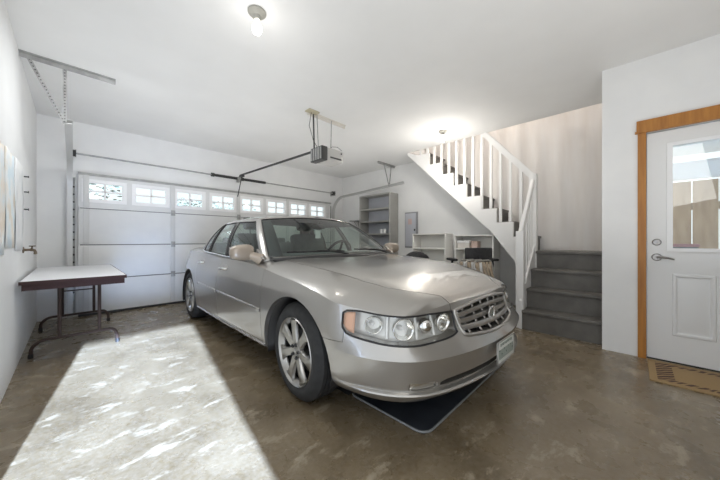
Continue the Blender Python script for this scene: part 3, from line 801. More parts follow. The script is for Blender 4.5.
def body_solid():
    NS = 210; ss = []
    # finer sampling around the nose
    for k in range(90): ss.append(1.45 * k / 90)
    for k in range(131): ss.append(1.45 + (LEN - 1.45) * k / 130)
    zl = [.19, .205, .22, .235, .247, .255, .262, .28, .30, .34, .38, .415, .44, .448, .456, .47, .485, .50, .515, .53, .545, .56, .59, .62]
    b = bmesh.new(); cols = []
    NC = 14
    for s in ss:
        u_, w_, nu, nv = ol(s)
        # z of the shoulder at the inset outline
        zt = T_s(u_)
        for _ in range(4):
            i_ = inset(zt, nu, u_); zt = T_s(u_ - nu * i_)
        prof = [surf(s, z) for z in zl if z < zt - .02]
        while len(prof) < len(zl): prof.append(None)
        k0 = [i for i, q in enumerate(prof) if q is not None][-1]
        z0 = prof[k0].z
        nfill = len(zl) + 8
        full = prof[:k0 + 1]
        rem = nfill - len(full)
        for k in range(1, rem + 1):
            z = z0 + (zt - z0) * k / rem; full.append(surf(s, z))
        e = full[-1]
        for k in range(1, NC + 1):
            x = 1 - k / NC
            x = x if k < NC else 0
            xx = 1 - (k / NC) ** 1.5
            tc_, ts_ = T_c(e.x), e.z
            full.append(Vector((e.x, e.y * xx, tc_ - (tc_ - ts_) * gcrown(xx) if tc_ > ts_ else ts_)))
        cols.append(full)
    n = len(cols); m_ = len(cols[0])
    def ring(i, sg): return [b.verts.new((q.x, sg * q.y, q.z)) for q in cols[i]]
    R = [ring(i, 1) for i in range(n)]; Lf = [ring(i, -1) for i in range(n)]
    for i in range(n - 1):
        for k in range(m_ - 1):
            b.faces.new((R[i][k], R[i][k + 1], R[i + 1][k + 1], R[i + 1][k]))
            b.faces.new((Lf[i][k], Lf[i + 1][k], Lf[i + 1][k + 1], Lf[i][k + 1]))
        b.faces.new((R[i][0], R[i + 1][0], Lf[i + 1][0], Lf[i][0]))
    bmesh.ops.remove_doubles(b, verts=list(b.verts), dist=2e-5)
    bmesh.ops.dissolve_degenerate(b, dist=1e-5, edges=list(b.edges))
    bmesh.ops.recalc_face_normals(b, faces=list(b.faces))
    me = bpy.data.meshes.new('body'); b.to_mesh(me); b.free()
    return me
def tmp_obj(me): return link(bpy.data.objects.new('tmp', me))
def boolean(me, cutters, op='DIFFERENCE'):
    """returns a new mesh: me (op) each cutter mesh in turn; a cutter that trips the solver is nudged by a hair and tried again"""
    cur = me
    for c_ in cutters:
        best = None
        for tr_ in range(6):
            o = tmp_obj(cur); k = tmp_obj(c_)
            if tr_:
                k.location = (.00013 * tr_, .00007 * tr_, .00011 * tr_); k.rotation_euler = (0, .00005 * tr_, .00004 * tr_)
            md = o.modifiers.new('b', 'BOOLEAN'); md.operation = op; md.object = k; md.solver = 'EXACT'; md.use_self = tr_ >= 3
            bpy.context.view_layer.update()
            dg = bpy.context.evaluated_depsgraph_get()
            r = bpy.data.meshes.new_from_object(o.evaluated_get(dg))
            bpy.data.objects.remove(k); bpy.data.objects.remove(o)
            need = 60 if op == 'INTERSECT' else len(cur.polygons) * .35
            if len(r.polygons) > need:
                best = r; break
        if best is not None: cur = best
    return cur
def me_of(mb):
    bmesh.ops.recalc_face_normals(mb.bm, faces=list(mb.bm.faces))
    me = bpy.data.meshes.new('c'); mb.bm.to_mesh(me); mb.bm.free(); return me
def grow(poly, d):
    """offset a polygon outward by d"""
    n = len(poly); A = sum(poly[i][0] * poly[(i + 1) % n][1] - poly[(i + 1) % n][0] * poly[i][1] for i in range(n))
    sg = 1 if A > 0 else -1; out = []
    for i in range(n):
        p0, p1, p2 = Vector(poly[i - 1]), Vector(poly[i]), Vector(poly[(i + 1) % n])
        d1 = (p1 - p0).normalized(); d2 = (p2 - p1).normalized()
        n1 = Vector((d1.y, -d1.x)) * sg; n2 = Vector((d2.y, -d2.x)) * sg
        bis = (n1 + n2).normalized(); k = max(bis.dot(n1), .4)
        q = p1 + bis * d / k; out.append((q.x, q.y))
    return out
def band_cutter(sz, o0, o1, sub=10):
    """closed cutter from an (s,z) polygon swept along the body normal between two offsets; polygon must be x-monotone quads: list of (s, zbottom, ztop)"""
    b = bmesh.new(); nr = 6
    lay = []
    for off in (o0, o1):
        g_ = [[b.verts.new(surf(s, zb + (zt - zb) * k / nr, off)) for k in range(nr + 1)] for s, zb, zt in sz]
        lay.append(g_)
    A, B = lay; n = len(sz)
    for i in range(n - 1):
        for k in range(nr):
            b.faces.new((A[i][k], A[i][k + 1], A[i + 1][k + 1], A[i + 1][k])); b.faces.new((B[i][k], B[i + 1][k], B[i + 1][k + 1], B[i][k + 1]))
        b.faces.new((A[i][0], A[i + 1][0], B[i + 1][0], B[i][0])); b.faces.new((A[i][nr], B[i][nr], B[i + 1][nr], A[i + 1][nr]))
    for k in range(nr):
        b.faces.new((A[0][k], B[0][k], B[0][k + 1], A[0][k + 1])); b.faces.new((A[-1][k], A[-1][k + 1], B[-1][k + 1], B[-1][k]))
    bmesh.ops.remove_doubles(b, verts=list(b.verts), dist=1e-5)
    bmesh.ops.recalc_face_normals(b, faces=list(b.faces))
    me = bpy.data.meshes.new('c'); b.to_mesh(me); b.free(); return me
def band(keys, n=28):
    """interpolate (s, zb, zt) keys"""
    fb = pchip([k[0] for k in keys], [k[1] for k in keys]); ft_ = pchip([k[0] for k in keys], [k[2] for k in keys])
    s0, s1 = keys[0][0], keys[-1][0]
    return [(s0 + (s1 - s0) * i / n, fb(s0 + (s1 - s0) * i / n), ft_(s0 + (s1 - s0) * i / n)) for i in range(n + 1)]
def mirror_band(bd): return [(-s, a, c_) for s, a, c_ in bd[::-1]]
def grid_band(bd, off, nr=6):
    return [[surf(s, zb + (zt - zb) * k / nr, off) for k in range(nr + 1)] for s, zb, zt in bd]

LAMP = band([(.415, .536, .650), (.46, .524, .652), (.60, .514, .655), (.73, .510, .657), (.86, .512, .660), (.98, .520, .666), (1.09, .533, .676), (1.145, .548, .674), (1.168, .578, .660)], 34)
GRL = band([(-.40, .630, .648), (-.386, .570, .652), (-.367, .516, .655), (-.27, .504, .667), (-.14, .494, .680), (0, .49, .685), (.14, .494, .680), (.27, .504, .667), (.367, .516, .655), (.386, .570, .652), (.40, .630, .648)], 88)
SLOT = band([(-.58, .274, .292), (-.55, .270, .303), (0, .270, .306), (.55, .270, .303), (.58, .274, .292)], 24)
FOG = band([(.60, .270, .298), (.62, .264, .306), (.74, .266, .310), (.78, .274, .312)], 8)
B0 = body_solid()
cuts = []
for ax in (0, RA):
    for sg in (-1, 1):
        m = MB(); m.lathe([(0, .58 * sg), (ARR, .58 * sg), (ARR, 1.1 * sg), (0, 1.1 * sg)] if sg > 0 else [(0, -1.1), (ARR, -1.1), (ARR, -.58), (0, -.58)], 48, 'Y', (ax + (-.03 if ax == 0 else 0), 0, ARZ))
        m2 = MB(); m2.box(ax - ARR + (-.03 if ax == 0 else 0), ax + ARR + (-.03 if ax == 0 else 0), min(.58 * sg, 1.1 * sg), max(.58 * sg, 1.1 * sg), 0, ARZ - .002)
        cuts.append(me_of(m)); cuts.append(me_of(m2))
cab = MB(); cab.box(-2.72, -.62, -.79, .79, .42, 1.3)
cuts.append(me_of(cab))
cuts += [band_cutter(LAMP, .06, -.075), band_cutter(mirror_band(LAMP), .06, -.075), band_cutter(GRL, .06, -.06), band_cutter(SLOT, .05, -.07),
         band_cutter(FOG, .05, -.05), band_cutter(mirror_band(FOG), .05, -.05)]
B1 = boolean(B0, cuts)
hood_half = [(-.47, .70), (-.2, .708), (.18, .705), (.405, .68), (.55, .625), (.65, .54), (.72, .45), (.76, .395), (1.2, .385)]
hood_poly = [(a, b_) for a, b_ in hood_half] + [(a, -b_) for a, b_ in hood_half[::-1]] + [(-.385, -.41), (-.357, -.031), (-.357, .029), (-.385, .39)]
hood_poly = hood_poly[::-1]
bump_poly = [(.30, .1), (.30, .485), (.462, .492), (.462, .64), (1.4, .64), (1.4, .1)]
fdoor = [(-.475, .262), (-.478, .60), (-.50, .80), (-.54, 1.1), (-1.515, 1.1), (-1.525, .80), (-1.53, .262)]
rdoor = [(-1.538, .262), (-1.533, .80), (-1.523, 1.1), (-2.28, 1.1), (-2.36, .90), (-2.42, .78), (-2.40, .66), (-2.33, .52), (-2.22, .40), (-2.16, .262)]
def hoodprism(p): return me_of(MB().prism(p, .645, 1.4, 'XY'))
def doorprism(p, sg): return me_of(MB().prism(p, .80 * sg, 1.2 * sg, 'XZ'))
def bumpprism(p): return me_of(MB().prism(p, -1.3, 1.3, 'XZ'))
def clear_above(): return None
hood_me = boolean(boolean(B1, [hoodprism(hood_poly)], 'INTERSECT'), [bumpprism(grow(bump_poly, .0))])
bump_me = boolean(B1, [bumpprism(bump_poly)], 'INTERSECT')
doors = []
for sg in (-1, 1):
    for pl in (fdoor, rdoor): doors.append((sg, boolean(B1, [doorprism(pl, sg)], 'INTERSECT')))
allcut = [hoodprism(grow(hood_poly, .006)), bumpprism(grow(bump_poly, .003))] + [doorprism(grow(pl, .004), sg) for sg in (-1, 1) for pl in (fdoor, rdoor)]
body_me = boolean(B1, allcut)
def part(name, me, mats, parent=car, ang=17):
    me.name = name; me.materials.clear(); shade(me, ang); return mesh_obj(name, me, mats, parent)
body = part('body', body_me, M['paint'])
hood = part('hood', hood_me, M['paint'])
fb = part('front_bumper', bump_me, M['paint'])
door_objs = []
for (sg, me), nm in zip(doors, ('front_door', 'rear_door', 'front_door', 'rear_door')): door_objs.append((sg, nm, part(nm, me, M['paint'])))
# side s-parameter for a given x
def s_of(u_):
    lo, hi = 0.0, LEN
    for _ in range(40):
        m_ = (lo + hi) / 2
        if ol(m_)[0] > u_: lo = m_
        else: hi = m_
    return lo
def side(u_, z, sg, off=0.0): return surf(sg * s_of(u_), z, off)
# body side mouldings (one piece per door) and chrome belt strips
for sg, nm, d in door_objs:
    u0, u1 = (-.49, -1.51) if nm == 'front_door' else (-1.555, -2.25)
    rows = []
    for i in range(17):
        u_ = u0 + (u1 - u0) * i / 16; zc = .512 + (-.475 - u_) * .022
        rows.append([side(u_, zc + dz, sg, o_) for dz, o_ in ((-.017, .001), (-.014, .009), (.010, .011), (.015, .009), (.018, .001))])
    m = MB(); m.grid(rows); o = m.build('side_moulding', M['paint'], d, 60); md = o.modifiers.new('t', 'SOLIDIFY'); md.thickness = .004
    # handle
    hu, hz = (-1.37, .785) if nm == 'front_door' else (-2.19, .805)
    rows = [];
    m = MB()
    c0 = side(hu, hz, sg, 0)
    cup = MB(); cup.sphere(c0 + Vector((0, sg * -.012, 0)), .085, .018, .042, 16); ho = cup.build('handle', M['paint'], d)
    m.tube([side(hu + .08, hz, sg, .004), side(hu + .06, hz, sg, .026), side(hu - .06, hz, sg, .028), side(hu - .085, hz, sg, .004)], .014, 8); m.build('grip', M['chrome'], ho)
# ---- greenhouse
Lk = [(-.42, 0, .932), (-.445, .30, .930), (-.50, .56, .920), (-.625, .790, .905), (-.665, .832, .888), (-1.40, .868, .895), (-1.47, .868, .897), (-2.02, .866, .920), (-2.07, .864, .922), (-2.34, .842, .940), (-2.68, .74, .975), (-2.84, .5, .985), (-2.90, .0, .99)]
Uk = [(-1.06, 0, 1.352), (-1.075, .22, 1.348), (-1.115, .42, 1.336), (-1.185, .610, 1.316), (-1.215, .645, 1.300), (-1.545, .685, 1.300), (-1.60, .687, 1.300), (-2.00, .670, 1.292), (-2.015, .668, 1.291), (-2.10, .655, 1.285), (-2.23, .53, 1.318), (-2.29, .30, 1.335), (-2.31, 0, 1.340)]
SEG = [8, 8, 8, 4, 14, 3, 12, 2, 6, 8, 6, 8]   # subdivisions per key interval
def dens(keys):
    # piecewise: smooth through the corner points with Catmull-Rom
    P_ = [Vector(k) for k in keys]; out = []
    ext = [Vector((P_[1].x, -P_[1].y, P_[1].z))] + P_ + [Vector((P_[-2].x, -P_[-2].y, P_[-2].z))]
    for i in range(1, len(ext) - 2):
        p0, p1, p2, p3 = ext[i - 1:i + 3]; n = SEG[i - 1]
        t1, t2, t3 = 0, max((p2 - p1).length, 1e-5) ** .5, 0
        t0 = -max((p1 - p0).length, 1e-5) ** .5; t3 = t2 + max((p3 - p2).length, 1e-5) ** .5
        for k in range(n):
            t = t2 * k / n
            A1 = (t1 - t) / (t1 - t0) * p0 + (t - t0) / (t1 - t0) * p1; A2 = (t2 - t) / (t2 - t1) * p1 + (t - t1) / (t2 - t1) * p2; A3 = (t3 - t) / (t3 - t2) * p2 + (t - t2) / (t3 - t2) * p3
            B1_ = (t2 - t) / (t2 - t0) * A1 + (t - t0) / (t2 - t0) * A2; B2_ = (t3 - t) / (t3 - t1) * A2 + (t - t1) / (t3 - t1) * A3
            out.append((t2 - t) / (t2 - t1) * B1_ + (t - t1) / (t2 - t1) * B2_)
    out.append(P_[-1]); return out
LD, UD = dens(Lk), dens(Uk)
start = [0]
for n_ in SEG: start.append(start[-1] + n_)
TN = 16
tl_ = [0, .035] + [.035 + (.945 - .035) * k / 12 for k in range(1, 13)] + [.972, 1.0]
def gp(i, t, off=0.0):
    a, c_ = LD[i], UD[i]; p = a.lerp(c_, t)
    d = (LD[min(i + 1, len(LD) - 1)] - LD[max(i - 1, 0)]); up = c_ - a
    if i == 0: d = Vector((0, 1, 0))
    if i == len(LD) - 1: d = Vector((0, -1, 0))
    nrm = up.cross(d).normalized()
    if nrm.dot(Vector((p.x + 1.6, p.y, .3))) < 0: nrm = -nrm
    return p + nrm * (.030 * 4 * t * (1 - t) + off)
NG = len(LD)
# windows: (name, first key, last key, t index range)
WIN = [('windshield', 0, 3, 1, 13), ('front_door_glass', 4, 5, 1, 13), ('rear_door_glass', 6, 7, 1, 13), ('quarter_glass', 8, 9, 1, 13), ('rear_window', 10, 12, 2, 13)]
def in_win(i, k):
    for nm, a, c_, k0, k1 in WIN:
        if start[a] <= i < start[c_] and k0 <= k < k1: return True
    return False
def roof_z(p, x):  # crown
    return p.z + .045 * (1 - x * x)
b = bmesh.new(); G = {}
for sg in (1, -1):
    for i in range(NG):
        for k, t in enumerate(tl_):
            q = gp(i, t); G[sg, i, k] = b.verts.new((q.x, sg * q.y, q.z))
    for i in range(NG - 1):
        for k in range(len(tl_) - 1):
            if in_win(i, k): continue
            f_ = [G[sg, i, k], G[sg, i, k + 1], G[sg, i + 1, k + 1], G[sg, i + 1, k]]
            b.faces.new(f_ if sg > 0 else f_[::-1])
    # roof cap
    prev = None
    for i in range(NG):
        e = UD[i]; col_ = [G[sg, i, len(tl_) - 1]]
        zc = pchip([-2.3, -1.9, -1.5, -1.06], [1.338, 1.372, 1.378, 1.350])(e.x)
        for j in range(1, 11):
            x = 1 - (j / 10) ** 1.3; zz = zc - (zc - e.z) * (.5 * x * x + .5 * x ** 5)
            col_.append(b.verts.new((e.x, sg * e.y * x, zz)))
        if prev:
            for j in range(10):
                f_ = [prev[j], prev[j + 1], col_[j + 1], col_[j]]
                b.faces.new(f_ if sg > 0 else f_[::-1])
        prev = col_
bmesh.ops.remove_doubles(b, verts=list(b.verts), dist=1e-4)
bmesh.ops.dissolve_degenerate(b, dist=1e-5, edges=list(b.edges))
bmesh.ops.recalc_face_normals(b, faces=list(b.faces))
me = bpy.data.meshes.new('roof'); b.to_mesh(me); b.free(); shade(me, 50)
cz = sum((f_.normal.z for f_ in me.polygons))
if cz < 0: me.flip_normals()
roof = mesh_obj('roof', me, [M['paint'], M['trimdark']], car)
md = roof.modifiers.new('shell', 'SOLIDIFY'); md.thickness = .022; md.offset = -1; md.material_offset = 1; md.material_offset_rim = 0
for nm, a, c_, k0, k1 in WIN:
    for sg in ((1,) if nm in ('windshield', 'rear_window') else (1, -1)):
        rows = []
        idx = list(range(start[a], start[c_] + 1))
        if nm in ('windshield', 'rear_window'):
            full = [(i, -1) for i in idx[::-1]] + [(i, 1) for i in idx[1:]] if nm == 'windshield' else [(i, 1) for i in idx] + [(i, -1) for i in idx[::-1][1:]]
        else: full = [(i, sg) for i in idx]
        for i, g_ in full:
            rows.append([])
            for k in range(k0, k1 + 1):
                q = gp(i, tl_[k], -.008); rows[-1].append(Vector((q.x, g_ * q.y, q.z)))
        m = MB(); m.grid(rows); o = m.build(nm, M['cglass'], car, 60)
        # dark gasket around the pane
        gk = MB(); loop = [r[0] for r in rows] + rows[-1][1:-1] + [r[-1] for r in rows[::-1]] + rows[0][1:-1][::-1]
        gk.tube(loop, .0085, 5, closed=True); gk.build('gasket', M['black'], o)
# dark B pillar applique and glass divider
for sg in (1, -1):
    for a, c_ in ((5, 6), (7, 8)):
        m = MB(); rows = []
        for i in range(start[a], start[c_] + 1):
            rows.append([])
            for t in tl_[1:14]:
                q = gp(i, t, .003); rows[-1].append(Vector((q.x, sg * q.y, q.z)))
        m.grid(rows); o = m.build('pillar_trim', M['black'], car, 60); md = o.modifiers.new('t', 'SOLIDIFY'); md.thickness = .003
    m = MB(); pts = []
    for i in range(start[4] - 2, start[9] + 3, 2):
        q = gp(i, .03, .006); pts.append(Vector((q.x, sg * q.y, q.z - .004)))
    m.tube(pts, .0095, 6); m.build('belt_moulding', M['chrome'], car, 60)
for sg in (1, -1):
    m = MB(); rows = []
    for i in range(start[3] - 4, start[3] + 1):
        rows.append([])
        for t in tl_[1:14]:
            q = gp(i, t, -.014); rows[-1].append(Vector((q.x, sg * q.y, q.z)))
    m.grid(rows); o = m.build('windshield_border', M['black'], car, 60); md = o.modifiers.new('t', 'SOLIDIFY'); md.thickness = .003
# cowl strip and wipers
m = MB(); rows = []
for i in range(-start[3], start[3] + 1):
    sg = 1 if i >= 0 else -1; q = LD[abs(i)]; h_ = Vector((q.x + .085, sg * q.y * .99, q.z - .012))
    rows.append([Vector((q.x - .01, sg * q.y, q.z + .010)), Vector((q.x + .045, sg * q.y, q.z + .006)), h_])
m.grid(rows); o = m.build('cowl_panel', M['black'], car, 60); md = o.modifiers.new('t', 'SOLIDIFY'); md.thickness = .006
for y0, y1 in ((-.10, -.66), (.60, .02)):
    m = MB()
    def ws(y, t, off):
        # point on the windshield
        i = min(range(start[3] + 1), key=lambda j: abs(LD[j].y - abs(y))); q = gp(i, t, off); return Vector((q.x, math.copysign(q.y, y), q.z))
    N_ = 8
    m.tube([ws(y0 + (y1 - y0) * k / N_, .04 + .035 * k / N_, .018) for k in range(N_ + 1)], .008, 6)
    m.tube([ws(y0 + .02, .0, .01), ws(y0 + .02 + (y1 - y0) * .4, .05, .026), ws(y0 + (y1 - y0) * .55, .055, .026)], .007, 6)
    m.build('wiper', M['black'], car)

# ---- cabin
cz_ = M['trimdark']
m = MB(); m.box(-2.70, -.64, -.785, .785, .425, .44); m.build('cabin_floor', cz_, car)
m = MB(); m.prism([(-.62, .60), (-.62, .93), (-.75, .955), (-.98, .93), (-1.03, .84), (-1.0, .62)], -.78, .78, 'XZ'); m.build('dashboard', cz_, car)
def front_seat(y):
    t_ = MB(); t_.box(-1.75, -1.22, y - .25, y + .25, .45, .64, bev=.05); se = t_.build('front_seat', M['seat'], car)
    b = bmesh.new()
    bm_ = MB(); bm_.box(-.07, .07, -.25, .25, 0, .58, bev=.05)
    R = Matrix.Translation((-1.70, y, .60)) @ Matrix.Rotation(-.28, 4, 'Y')
    for v in bm_.bm.verts: v.co = R @ v.co
    bm_.build('backrest', M['seat'], se)
    hd = MB(); hd.box(-.05, .05, -.13, .13, .64, .80, bev=.04).tube([(0, -.06, .55), (0, -.06, .66)], .008).tube([(0, .06, .55), (0, .06, .66)], .008)
    for v in hd.bm.verts: v.co = R @ v.co
    hd.build('headrest', M['seat'], se); b.free()
front_seat(-.38); front_seat(.38)
m = MB(); m.box(-2.60, -2.15, -.62, .62, .45, .62, bev=.05); rs_ = m.build('rear_seat', M['seat'], car)
bm_ = MB(); bm_.box(-.07, .07, -.62, .62, 0, .48, bev=.05)
R = Matrix.Translation((-2.55, 0, .58)) @ Matrix.Rotation(-.32, 4, 'Y')
for v in bm_.bm.verts: v.co = R @ v.co
bm_.build('backrest', M['seat'], rs_)
for y in (-.36, .36):
    hd = MB(); hd.box(-2.76, -2.66, y - .13, y + .13, 1.0, 1.12, bev=.03); hd.build('headrest', M['seat'], rs_)
m = MB(); cc = Vector((-1.12, .38, .90)); ax_ = Vector((-.9, 0, .42)).normalized(); e1 = Vector((0, 1, 0)); e2 = ax_.cross(e1)
m.tube([cc + (e1 * math.cos(a) + e2 * math.sin(a)) * .185 for a in [2 * PI * k / 28 for k in range(28)]], .015, 8, closed=True)
for a in (0, PI, -PI / 2): m.tube([cc, cc + (e1 * math.cos(a) + e2 * math.sin(a)) * .18], .014, 6)
m.sphere(cc, .06, .06, .06, 12); m.tube([cc, cc - ax_ * .2], .03, 8); m.build('steering_wheel', M['black'], car)
m = MB(); m.sphere((-1.02, 0, 1.235), .02, .11, .032, 14); mir = m.build('rear_view_mirror', M['black'], car); MB().tube([(-1.03, 0, 1.25), (-.985, 0, 1.30)], .008).build('mirror_stalk', M['black'], mir)
m = MB(); m.box(-1.035, -1.030, -.035, .035, 1.10, 1.20, bev=.001).tube([(-1.03, 0, 1.2), (-1.025, 0, 1.25)], .004, 5); m.build('hanging_tag', M['cup'], mir)

# ---- door mirrors
for sg, nm, d in door_objs:
    if nm != 'front_door': continue
    prof = []
    b = bmesh.new(); bmesh.ops.create_cube(b, size=1)
    bmesh.ops.subdivide_edges(b, edges=list(b.edges), cuts=5, use_grid_fill=True)
    for v in b.verts:   # rounded box -> superellipsoid
        p = v.co * 2; l = (abs(p.x) ** 3 + abs(p.y) ** 3 + abs(p.z) ** 3) ** (1 / 3)
        p = p / l; y = p.y * .100; x = p.x * .075; z = p.z * .078
        if x > 0: x *= .95
        tap = 1 - .22 * (p.y + 1) / 2 if True else 1
        v.co = Vector((-.735 + x * tap + .02 * (1 - p.y) * -.5, sg * (.975 + y), .972 + z * tap))
    m = MB(); m._add(b); mo = m.build('door_mirror', M['mirrorcap'], d, 60)
    MB().tube([(-.72, sg * .92, .950), (-.70, sg * .875, .93), (-.69, sg * .835, .91)], [.036, .040, .055], 10).build('mirror_foot', M['mirrorcap'], mo, 60)
    m = MB(); m.box(-.812, -.808, min(sg * .90, sg * 1.05), max(sg * .90, sg * 1.05), .925, 1.02, bev=.001); m.build('mirror_glass', M['chrome'], mo)
    tri = MB(); tri.prism([(-.615, .915), (-.76, .915), (-.735, 1.0)], sg * .835, sg * .853, 'XZ'); tri.build('mirror_sail', M['paint'], mo)

# ---- headlamps
def headlamp(bd, sg):
    hb = MB(); rows = grid_band(bd, -.066); hb.grid(rows); lo_ = hb.build('headlamp', M['lampin'], car, 60)
    md = lo_.modifiers.new('t', 'SOLIDIFY'); md.thickness = .004
    L_ = MB(); L_.grid(grid_band(bd, -.002)); o = L_.build('lens', M['lens'], lo_, 60)
    rows = grid_band(bd, .0)
    loop = [r[0] for r in rows] + rows[-1][1:-1] + [r[-1] for r in rows[::-1]] + rows[0][1:-1][::-1]
    MB().tube(loop, .0055, 6, closed=True).build('gasket', M['black'], lo_)
    # amber reflector at the outer end
    seg = [q for q in bd if abs(q[0]) > 1.085]
    seg = [(s, a + .012, c_ - .01) for s, a, c_ in seg]
    am = MB(); am.grid(grid_band(seg, -.012)); o = am.build('amber_reflector', M['amber'], lo_, 60); md = o.modifiers.new('t', 'SOLIDIFY'); md.thickness = .004
    def bowl(s, z, r, name, dep=.055, mt=M['reflector']):
        c_ = surf(sg * s, z, -.03); n_ = (surf(sg * s, z, 0) - surf(sg * s, z, -.1)).normalized()
        fwd = (n_ * .5 + Vector((1, 0, 0)) * .6).normalized()
        q = Vector((0, 0, 1)).rotation_difference(fwd).to_matrix().to_4x4(); q.translation = c_
        m_ = MB(); m_.lathe([(r, .02), (r * .95, .0), (r * .75, -dep * .55), (r * .45, -dep * .9), (0, -dep)], 26)
        for v in m_.bm.verts: v.co = q @ v.co
        o_ = m_.build(name, mt, lo_, 60); md_ = o_.modifiers.new('t', 'SOLIDIFY'); md_.thickness = .003
        s2 = MB(); s2.sphere((0, 0, -dep * .55), r * .25, r * .25, r * .5, 12)
        for v in s2.bm.verts: v.co = q @ v.co
        s2.build('lamp_bulb', M['cup'], o_)
        return q
    bowl(.495, .593, .053, 'inner_reflector'); bowl(.81, .588, .062, 'main_reflector'); bowl(1.0, .600, .05, 'outer_reflector')
    c_ = surf(sg * .635, .588, -.035)
    m_ = MB(); m_.sphere(c_, .045, .045, .045, 20); m_.build('projector', M['chrome'], lo_, 60)
    for s_ in (.56, .705, .91):
        m_ = MB(); w_ = [q for q in bd if abs(abs(q[0]) - s_) < .03]
        if len(w_) >= 2:
            a_ = [surf(sg * s_, w_[0][1] + .012, -.05), surf(sg * s_, w_[0][2] - .012, -.05)]
            m_.tube([a_[0], a_[0].lerp(a_[1], .5), a_[1]], .010, 6); m_.build('divider', M['lampin'], lo_)
headlamp(LAMP, 1); headlamp(mirror_band(LAMP), -1)

# ---- grille
gr = MB(); gr.grid(grid_band(GRL, -.055)); go = gr.build('grille', M['black'], car, 60)
md = go.modifiers.new('t', 'SOLIDIFY'); md.thickness = .004
rows = grid_band(GRL, .004); loop = [r[0] for r in rows] + rows[-1][1:-1] + [r[-1] for r in rows[::-1]] + rows[0][1:-1][::-1]
MB().tube(loop, .011, 8, closed=True).build('surround', M['grillebar'], go, 60)
fzb = pchip([q[0] for q in GRL], [q[1] for q in GRL]); fzt = pchip([q[0] for q in GRL], [q[2] for q in GRL])
def slab(b_list, name, mt, thick):
    m = MB(); m.grid(b_list); o = m.build(name, mt, go, 60); md_ = o.modifiers.new('t', 'SOLIDIFY'); md_.thickness = thick; md_.offset = 0; return o
for k in (1, 2, 3):
    rr = []
    for i in range(41):
        s_ = -.388 + .776 * i / 40; z = fzb(s_) + (fzt(s_) - fzb(s_)) * k / 4
        rr.append([surf(s_, z - .013, .003), surf(s_, z + .012, .007), surf(s_, z + .010, -.045)])
    slab(rr, 'horizontal_bar', M['grillebar'], .006)
for s_ in (-.30, -.18, -.06, .06, .18, .30):
    rr = []
    for i in range(9):
        z = fzb(s_) + (fzt(s_) - fzb(s_)) * i / 8
        rr.append([surf(s_ - .008, z, -.012), surf(s_ + .008, z, -.012), surf(s_ + .010, z, -.05)])
    slab(rr, 'vertical_bar', M['grillebar'], .006)
# emblem : laurel ring round a small crest shield
ec = surf(0, .578, .012)
m = MB()
m.tube([ec + Vector((.004, .040 * math.cos(a), .042 * math.sin(a))) for a in [PI * .62 + 2 * PI * .88 * k / 24 for k in range(25)]], .0065, 6)
for k in range(22):
    a = PI * .62 + 2 * PI * .88 * k / 21; m.sphere(ec + Vector((.008, .043 * math.cos(a), .045 * math.sin(a))), .005, .009, .006, 8)
em = m.build('emblem', M['chrome'], go, 60)
m = MB(); m.prism([(-.02, .022), (.02, .022), (.021, 0), (.012, -.016), (0, -.024), (-.012, -.016), (-.021, 0)], 0, .009, 'YZ')
for v in m.bm.verts: v.co += ec
m.build('crest', M['grillebar'], em)
m = MB()
for k in range(3): m.box(ec.x + .009, ec.x + .011, -.016, .016, ec.z - .012 + k * .012, ec.z - .008 + k * .012)
m.build('crest_stripes', M['platetxt'], em)

# ---- lower intake, fog lamps, plate
m = MB(); m.grid(grid_band(SLOT, -.062)); o = m.build('air_intake', M['black'], fb, 60); md = o.modifiers.new('t', 'SOLIDIFY'); md.thickness = .004
for bd in (FOG, mirror_band(FOG)):
    m = MB(); m.grid(grid_band(bd, -.014)); o = m.build('fog_lamp', M['reflector'], fb, 60); md = o.modifiers.new('t', 'SOLIDIFY'); md.thickness = .004
pl = MB()
def pp(y, z, off): 
    return Vector((surf(0, .38, 0).x + .014 + off, y, z))
PX = surf(0, .40, 0).x + .012; PZ0, PZ1 = .292, .430
PX = max(PX, surf(0, .44, 0).x + .006)
m = MB(); m.box(PX, PX + .006, -.14, .14, PZ0, PZ1, bev=.002); po = m.build('number_plate', M['plate'], fb)
m = MB(); m.tube([(PX + .006, y, z) for y, z in ((-.14, PZ0), (.14, PZ0), (.14, PZ1), (-.14, PZ1))], .005, 6, closed=True); m.build('plate_frame', M['alloy'], po)
m = MB()
# state band and serial, strokes only as far as the photograph resolves them
for i in range(9): m.box(PX + .0062, PX + .0072, -.095 + i * .022, -.083 + i * .022, PZ1 - .034 + (i % 2) * .003, PZ1 - .016)
for i, g_ in enumerate('1010110'):
    y = -.121 + i * .036
    m.box(PX + .0062, PX + .0072, y, y + .007, PZ0 + .025, PZ0 + .085); m.box(PX + .0062, PX + .0072, y + .018, y + .025, PZ0 + .025, PZ0 + .085)
    m.box(PX + .0062, PX + .0072, y + .007, y + .018, PZ0 + (.078 if g_ == '1' else .05), PZ0 + (.085 if g_ == '1' else .058))
m.build('plate_characters', M['platetxt'], po)

